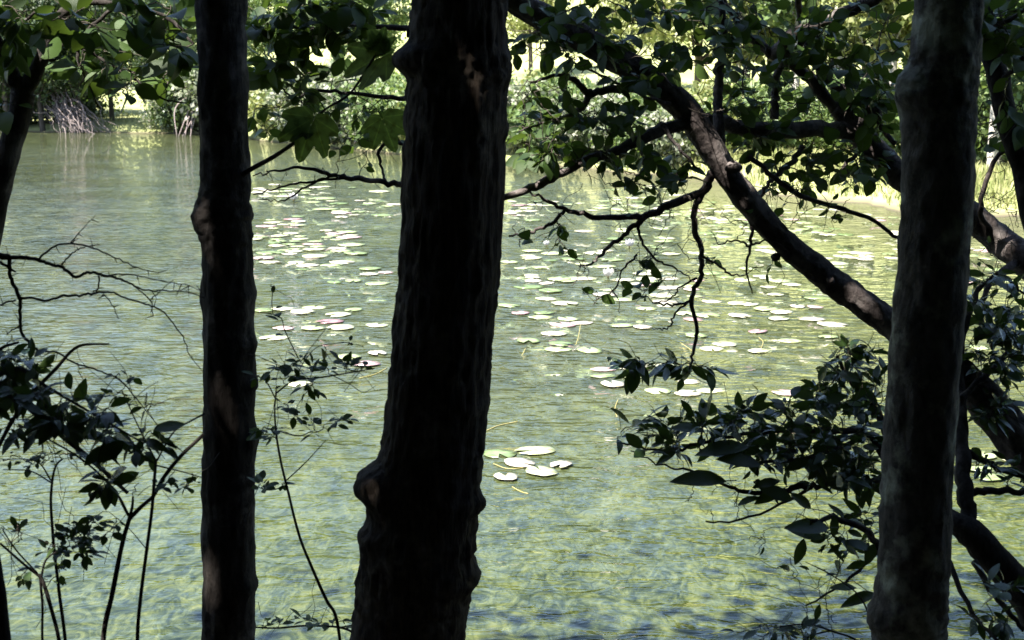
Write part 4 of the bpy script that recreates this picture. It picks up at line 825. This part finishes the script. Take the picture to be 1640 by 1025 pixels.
# --- forked sapling with broad leaves, upper left
FK = [(-60, 560, 4.30, 22), (-25, 410, 4.35, 20), (0, 300, 4.35, 18), (18, 230, 4.35, 18), (32, 180, 4.35, 18), (38, 148, 4.35, 19)]
a, r = to_path(FK); gz = float(hgt_at(a[0][0], a[0][1]))
fork = Plant('forked_tree', 'dark forked stem with broad green leaves leaning in over pond', 'tree', a[0]+[-.15, -.1, 0])
fork.limb(np.vstack([[a[0][0]-.2, a[0][1]-.15, gz-.2], [a[0][0]-.12, a[0][1]-.08, (gz+a[0][2])/2], a]), np.concatenate([[.055, .045], r]), 'bark_dark', 'trunk', seg=24, sub=8, rough=.06, extra=bark_ridges(.003, 9, 81))
for pts in [[(38, 150, 4.35, 16), (18, 120, 4.35, 14), (0, 82, 4.35, 13), (-20, 40, 4.30, 11), (-30, -60, 4.25, 9)], [(38, 150, 4.35, 15), (58, 112, 4.35, 12), (78, 65, 4.35, 11), (95, 30, 4.35, 11), (130, 2, 4.35, 10), (190, -50, 4.35, 8)],
            [(78, 65, 4.35, 5), (120, 72, 4.30, 4), (150, 40, 4.25, 3.5), (190, 5, 4.25, 3), (220, -30, 4.25, 3)], [(122, 70, 4.30, 3), (128, 105, 4.30, 2.5), (142, 135, 4.30, 1.5), (158, 175, 4.30, 1)], [(122, 72, 4.30, 2.5), (180, 105, 4.25, 2.5), (225, 135, 4.25, 2), (265, 160, 4.25, 1.5), (300, 165, 4.25, 1)],
            [(130, 2, 4.35, 5), (210, 10, 4.30, 4), (270, 30, 4.30, 3), (310, 70, 4.25, 2)], [(70, 95, 4.35, 3), (110, 100, 4.40, 2), (85, 120, 4.35, 1)], [(0, 82, 4.35, 4), (25, 50, 4.30, 3), (55, 20, 4.25, 2)]]:
    fork.pxlimb(pts, 'bark_dark', seg=9, sub=6, rough=.1, wob=.0015)
fork.colonise(ellipse_targets([(60, 25, 80, 30, 12, 4.3, .25), (200, 35, 90, 40, 24, 4.3, .25), (285, 60, 34, 60, 10, 4.3, .2), (170, 95, 60, 30, 9, 4.25, .15), (240, 140, 40, 25, 6, 4.25, .1), (25, 85, 30, 25, 6, 4.3, .1), (10, 30, 40, 40, 10, 4.25, .1), (5, 170, 14, 14, 3, 4.25, .05)]), .088, 'broad', 4, .0028, .95, droop=.5)
fork.crown(np.array([-1.6, 2.2, 5.2]), 1.9, 1.5, 1.5, 3500, .15, 36, False)
fork.finish(260)

# --- lobed-leaf branch and bare sprays between slim and thick trees
slim.pxlimb([(372, 292, 4.0, 4.5), (402, 271, 3.95, 4), (440, 250, 3.9, 3.5), (480, 222, 3.9, 3.2), (500, 205, 3.9, 2.6), (515, 180, 3.9, 2), (560, 150, 3.9, 2), (600, 90, 3.9, 2)], 'twig', seg=8, sub=6)
hero(slim, [(502, 188, 76, 250, 3.88, 26), (496, 200, 50, 195, 3.9, 45), (612, 188, 60, 290, 3.92, 30), (618, 86, 80, 205, 3.9, 35), (606, 82, 40, 75, 3.92, 40)], 'maple')
slim.finish()
tw = Plant('understorey_tree', 'twiggy dark-leaved understorey tree reaching between the two dark trunks', 'tree', (-.45, 4.9, 0))
b_ = tw.base
a, r = to_path([(690, 700, 5.0, 10), (700, 400, 5.0, 9), (705, 200, 5.0, 8), (715, 20, 5, 7), (720, -80, 5, 6)])
tw.limb(np.vstack([[b_[0]+.18, b_[1], b_[2]-.2], a]), np.concatenate([[.03], r]), 'bark_dark', 'trunk', seg=10, sub=6)
for pts in [[(705, 298, 5, 6), (650, 297, 4.9, 5), (610, 290, 4.85, 4.5), (560, 285, 4.8, 4), (530, 280, 4.8, 3.5), (480, 268, 4.8, 2.5), (440, 275, 4.8, 1.8), (405, 282, 4.8, 1)], [(560, 285, 4.8, 2.2), (500, 290, 4.8, 2), (450, 300, 4.8, 1.5), (405, 312, 4.8, 1)], [(530, 280, 4.8, 2), (490, 300, 4.8, 1.6), (450, 322, 4.8, 1.2), (420, 318, 4.8, .8)],
            [(710, 45, 5, 6), (650, 45, 4.9, 5), (600, 42, 4.85, 4), (550, 40, 4.8, 4), (520, 48, 4.8, 3), (480, 45, 4.75, 2), (420, 30, 4.75, 2)], [(705, 160, 5, 5), (640, 158, 4.9, 4), (560, 150, 4.85, 3), (500, 145, 4.8, 3), (475, 158, 4.8, 2), (450, 140, 4.8, 1.5)], [(660, 230, 4.95, 3), (610, 235, 4.9, 3), (612, 270, 4.9, 2), (615, 290, 4.85, 2)],
            [(715, 10, 5, 4), (690, -5, 4.6, 4), (660, 20, 4.5, 4), (655, 60, 4.5, 4)]]:
    tw.pxlimb(pts, 'bark_dark', seg=7, sub=6, rough=.12, wob=.003)
tw.colonise(ellipse_targets([(500, 35, 110, 40, 52, 4.8, .2), (440, 80, 45, 50, 20, 4.75, .15), (560, 30, 70, 35, 24, 4.8, .15), (520, 120, 90, 30, 10, 4.8, .1)]), .07, 'broad', 5, .0026, .9)
tw.colonise(ellipse_targets([(550, 165, 90, 30, 34, 4.8, .2), (580, 215, 70, 40, 26, 4.85, .15), (450, 190, 50, 30, 10, 4.8, .1)]), .05, 'broad', 3, .002, .6)
tw.colonise(ellipse_targets([(480, 290, 70, 28, 34, 4.8, .06), (440, 310, 40, 20, 14, 4.8, .05)]), .02, 'small', 1, .0013, .1)
tw.crown(np.array([-.3, 3.6, 4.8]), 1.6, 1.1, 1.1, 3000, .15, 37, False)
tw.finish()

# --- glossy shrub and bare branch, left edge
ls = Plant('laurel_shrub', 'leafy shrub with shiny drooping leaves left of the slim trunk'.replace('left of', 'beside'), 'shrub', (-1.75, 3.3, 0)); b_ = ls.base
a, r = to_path([(-80, 620, 3.3, 12), (-20, 610, 3.3, 9), (30, 640, 3.3, 6), (90, 690, 3.3, 5), (150, 740, 3.3, 4), (205, 790, 3.3, 3)])
ls.limb(np.vstack([[b_[0]-.1, b_[1], b_[2]-.2], [b_[0]-.05, b_[1], b_[2]+.5], a]), np.concatenate([[.025, .022], r]), 'bark_dark', 'stem', seg=9)
for pts in [[(-20, 610, 3.3, 5), (30, 590, 3.28, 4), (60, 610, 3.25, 3), (110, 640, 3.2, 2.5), (170, 675, 3.2, 2), (230, 710, 3.2, 1.5)], [(-20, 610, 3.3, 4), (0, 560, 3.3, 3), (30, 548, 3.3, 2)], [(0, 710, 3.3, 3), (35, 650, 3.3, 3.5), (90, 590, 3.3, 3), (125, 555, 3.3, 2.5), (175, 551, 3.3, 1.5)], [(-30, 760, 3.3, 4), (0, 710, 3.3, 3.5), (20, 670, 3.3, 3)]]:
    ls.pxlimb(pts, 'bark_dark', seg=7)
ls.colonise(ellipse_targets([(25, 600, 40, 50, 26, 3.28, .12), (75, 640, 55, 42, 32, 3.25, .12), (135, 668, 60, 30, 30, 3.22, .1), (215, 705, 55, 22, 20, 3.2, .06), (30, 680, 40, 22, 8, 3.28, .06), (170, 765, 24, 22, 7, 3.25, .05), (10, 560, 24, 22, 8, 3.3, .05)]), .056, 'laurel', 5, .002, .95, droop=.6, flat=.7)
ls.finish(280)
bare = Plant('dead_sapling', 'leafless thorny branch with fine curving twigs over open water', 'tree', (-1.72, 3.6, 0)); b_ = bare.base
a, r = to_path([(-60, 400, 3.4, 7), (0, 410, 3.4, 5.5), (16, 412, 3.4, 5)])
bare.limb(np.vstack([[b_[0]-.1, b_[1], b_[2]-.2], [b_[0]-.12, b_[1]-.1, b_[2]+.7], a]), np.concatenate([[.02, .016], r]), 'bark_dark', 'stem', seg=8)
k_ = 2.929
for crop in [[(48, 215, 4.5), (110, 210, 4), (180, 225, 3.8), (240, 245, 3.6), (290, 258, 3.4), (325, 285, 3.2), (362, 303, 3.2), (400, 283, 3), (440, 283, 3), (490, 297, 2.8), (560, 312, 2.4), (620, 340, 2), (680, 366, 1.7), (760, 368, 1.4), (860, 372, 1.2), (960, 400, .9)],
             [(180, 223, 2.4), (220, 185, 2.2), (260, 158, 2), (330, 145, 1.8), (420, 162, 1.6), (520, 202, 1.4), (620, 250, 1.2), (740, 285, .8)], [(330, 145, 1.3), (375, 90, 1), (445, 18, .6)], [(290, 252, 1.8), (325, 205, 1.6), (365, 175, 1.4), (430, 155, 1.2), (465, 152, .8)],
             [(45, 215, 4.5), (48, 300, 4.2), (75, 360, 4), (93, 410, 4), (95, 500, 3.6), (105, 570, 3.4), (150, 625, 3.2), (185, 655, 2.8)], [(95, 402, 3), (150, 402, 2.6), (215, 414, 2.6), (300, 392, 2.6), (390, 388, 2.5), (450, 378, 2.3), (535, 378, 2), (620, 412, 1.8), (700, 436, 1.7), (755, 460, 1.6), (820, 530, 1.4), (865, 600, 1.2), (890, 670, 1), (960, 755, .7)],
             [(463, 297, 2), (460, 355, 1.8), (445, 380, 1.7)], [(485, 385, 1.4), (525, 430, 1.2), (555, 500, .8)], [(635, 350, 1.5), (705, 415, 1.4), (720, 485, 1)], [(705, 415, 1.1), (770, 350, .9), (815, 318, .6)], [(490, 297, 1.6), (600, 290, 1.4), (700, 310, 1.2), (800, 330, 1), (880, 342, .9), (940, 368, .6)],
             [(185, 652, 2.4), (270, 660, 2.1), (350, 705, 2), (460, 742, 1.8), (560, 785, 1.5), (650, 890, 1.2), (740, 1000, .8)], [(0, 232, 3.5), (50, 265, 3), (75, 280, 2)], [(75, 410, 2), (40, 420, 2), (0, 436, 2)], [(95, 540, 1.6), (60, 550, 1.4), (30, 575, 1)], [(365, 705, 1), (370, 750, .8)]]:
    bare.pxlimb([(x/k_, 340+y/k_, 3.4, w/1.25) for x, y, w in crop], 'bark_dark', seg=6, sub=5, wob=.001)
nd = np.array(bare.nodes)
for q in nd[RNG.permutation(len(nd))[:90]]:
    e_ = q+RNG.normal(0, .012, 3); bare.twig(q, e_, .0016, 0, .02, 2, .0006)
bare.finish()

# --- thin saplings along the lower edge
def sapling(label, stems, ells, size, per, d, base_px, kind='small', leafy=.9, mat='bark_dark', thin=.72):
    c = P(*base_px, d); s = Plant('sapling', label, 'sapling', c)
    for pts in stems:
        q = [(x, y, d, w*thin) for x, y, w in pts]
        A, R = to_path(q)
        if pts[0][1] >= 1020:
            gz = float(hgt_at(A[0][0], A[0][1])); A = np.vstack([[A[0][0]+.02, A[0][1], gz-.1], A]); R = np.concatenate([[R[0]*1.2], R])
        s.limb(A, R, mat, 'stem', seg=8, sub=8, rough=.1)
    if ells: s.colonise(ellipse_targets([(*e, d, .06) for e in ells]), size*.92, kind, per+2, .0018, leafy, droop=.1, flat=2.0)
    s.finish(150); return s
sapling('thin upright sapling with tiers of small leaves near the shrub', [[(105, 1030, 4), (95, 950, 4), (85, 860, 3.5), (82, 790, 3.2), (90, 745, 2.6), (100, 735, 2)], [(85, 775, 2), (50, 755, 1.5), (5, 752, 1)], [(82, 770, 2), (60, 740, 1.4), (0, 735, 1)]],
        [(40, 745, 45, 10, 12), (100, 730, 30, 15, 6), (60, 735, 60, 12, 8)], .022, 4, 3.3, (105, 1030))
sapling('forked leafy low sapling with a pale split stem', [[(95, 1030, 4.5), (82, 975, 4.5), (68, 930, 4.5), (62, 920, 4)], [(68, 1030, 3), (68, 970, 3), (64, 925, 3)], [(66, 925, 3.5), (40, 905, 3), (0, 870, 2.5)], [(66, 925, 3), (75, 895, 2.5), (110, 875, 2)], [(60, 918, 2), (25, 880, 2), (5, 850, 1.5)]],
        [(110, 880, 45, 22, 30), (20, 850, 25, 25, 12), (60, 915, 40, 15, 10), (130, 850, 25, 12, 10)], .03, 4, 3.25, (95, 1030))
sapling('sapling whose dark stem forks beneath one pale slanting branch', [[(165, 1030, 6), (180, 950, 6), (196, 870, 5.5), (208, 828, 5)], [(208, 830, 5), (228, 810, 4.5), (245, 795, 4.5), (262, 765, 4.5), (290, 730, 4.5), (326, 696, 4)], [(208, 828, 4), (212, 810, 3.5), (213, 795, 2.5)], [(206, 826, 3.5), (190, 795, 3), (165, 765, 2.6), (130, 735, 2.4), (80, 705, 2), (30, 680, 2)]],
        [(175, 772, 22, 18, 8), (230, 780, 25, 12, 4)], .05, 3, 3.3, (165, 1030), 'broad', .9)
sapling('straight sapling crossing in front of the forked stem', [[(220, 1030, 4.5), (225, 960, 4.5), (235, 880, 4.2), (243, 820, 4), (248, 760, 3.8), (250, 735, 3.2)], [(249, 745, 2), (290, 755, 1.6), (325, 765, 1.2)], [(250, 740, 2.2), (280, 690, 2), (310, 672, 2), (328, 662, 2)], [(235, 880, 1.2), (205, 845, 1), (175, 820, .8)], [(250, 738, 2), (225, 690, 1.6), (195, 625, 1.2)]],
        [(215, 640, 60, 18, 16), (245, 715, 35, 20, 14), (290, 770, 30, 12, 6), (160, 850, 60, 14, 12), (200, 600, 30, 8, 5)], .03, 4, 3.25, (220, 1030))
sapling('slender curved sapling with flat sprays of small dark leaves', [[(545, 1030, 4), (535, 980, 4), (525, 965, 4), (500, 910, 3.6), (480, 860, 3.3), (462, 790, 3), (450, 740, 2.8), (443, 700, 2.6), (440, 660, 2), (442, 625, 1.6)], [(445, 690, 1.8), (480, 698, 1.5), (500, 690, 1)], [(458, 770, 1.6), (490, 740, 1.2), (522, 705, .8)], [(442, 630, 2), (470, 610, 1.8), (510, 605, 1.8), (560, 597, 1.5), (600, 590, 1)], [(470, 610, 1.2), (490, 575, 1), (510, 555, .8), (560, 548, .8)], [(530, 600, 1.2), (560, 615, 1), (582, 628, .8), (602, 618, .5)], [(460, 778, 1.5), (430, 785, 1.2), (408, 778, 1)], [(442, 640, 1.6), (425, 610, 1.4), (408, 600, 1.2)]],
        [(470, 595, 50, 22, 26), (440, 600, 35, 15, 14), (555, 578, 40, 12, 10), (480, 640, 30, 40, 12), (440, 692, 40, 5, 8), (500, 690, 25, 5, 4), (440, 777, 40, 4, 6), (540, 590, 40, 10, 6), (565, 548, 8, 4, 2), (548, 677, 10, 4, 2), (430, 455, 12, 14, 3)], .034, 4, 3.7, (545, 1030))
sapling('dark stem at the very edge of the leafy low sapling', [[(8, 1030, 14), (2, 960, 13), (-8, 890, 12), (-30, 760, 10), (-60, 640, 8)]], None, .03, 3, 3.0, (8, 1030))
sapling('low green-leaved seedling crossing between the two dark trunks', [[(580, 1034, 3), (560, 1010, 2.6), (500, 1002, 2.4), (440, 1006, 2), (400, 1004, 1.5)], [(540, 1006, 2), (600, 994, 1.5)]], [(460, 1000, 60, 6, 8), (560, 998, 50, 6, 6), (480, 990, 20, 5, 3)], .05, 3, 4.3, (580, 1034), 'maplet')
sapling('sparse dark twig plant low beside the grey trunk', [[(1385, 1040, 3), (1330, 1010, 2.4), (1290, 1000, 2), (1240, 1005, 1.4)], [(1330, 1010, 2), (1300, 1018, 2), (1280, 1030, 2)], [(1400, 1040, 3), (1380, 960, 2), (1330, 920, 1.5), (1290, 900, 1)]], [(1300, 1012, 50, 12, 10), (1220, 1015, 50, 10, 5)], .045, 3, 3.7, (1385, 1040), 'laurel')

# ------------------------------------------------------------------ unseen wood added around and behind to shade the bank
WL = 'tall leafy tree added unseen to shade the bank'
rs = np.random.default_rng(77); kk = 0
for x, y, rr, zc in [(-3.6, 1.0, 2.8, 6.0), (-3.2, -1.2, 2.8, 6.0), (-.6, -1.6, 2.8, 6.2), (2.2, -1.2, 2.8, 6.0), (4.4, .8, 2.8, 6.0), (-6.4, .6, 2.8, 6.2), (7.4, .5, 2.8, 6.2), (-1.2, -4.8, 3.2, 6.5), (-5.6, -4, 3.2, 6.4), (3.4, -4.8, 3.2, 6.4), (-8.6, -2, 3, 6.2), (9, -3, 3, 6), (-3.2, -8.5, 3.4, 6.8), (1, -8.5, 3.4, 6.6), (-7.4, -8, 3.4, 6.8), (6.4, -8, 3.4, 6.6), (6.5, -1.5, 2.8, 6)]:
    kk += 1; t = Plant('shade_tree', WL, 'tree', (x, y, 0), 'added shade trees round the viewpoint'.replace('round the viewpoint', 'on the bank')); b_ = t.base; top = b_+[rs.normal(0, .2), rs.normal(0, .2), 6.5]
    t.limb([b_-[0, 0, .3], b_+[0, 0, 2.5], top-[0, 0, 1.5], top], [.18, .13, .09, .04], 'bark_dark', 'trunk', seg=12, sub=5)
    t.crown(np.array([x, y, zc]), rr, rr, 2.9, 15000, .19, 200+kk, True, top, 'bark_dark', 2.9 if y < 0 else 3.4)
UB = [bush_meshes(301, 1.9, 3.2, M['leaf_canopy'], 50, 60, .2), bush_meshes(302, 1.7, 2.8, M['leaf_canopy'], 50, 60, .2)]  # unseen undergrowth added to block sky light from sides and rear
for i_, (x, y) in enumerate([(-4.4, 3.0), (-5, .5), (-4.2, -2), (-2.6, -4), (0, -4.6), (2.6, -4), (4.4, -2), (5, .6), (5.0, 3.2), (-7.5, 3.2), (8, 3), (-1.4, -6.5), (1.6, -6.6), (-6, -5), (6, -5), (-10.5, 3), (11, 3)]):
    place('screen_bush', 'dense leafy bush added unseen to block sky light', 'bush', 'added screening bushes on the bank', UB[i_ % 2], x, y, random.uniform(0, 6.28), 1, ('stems', 'foliage'))
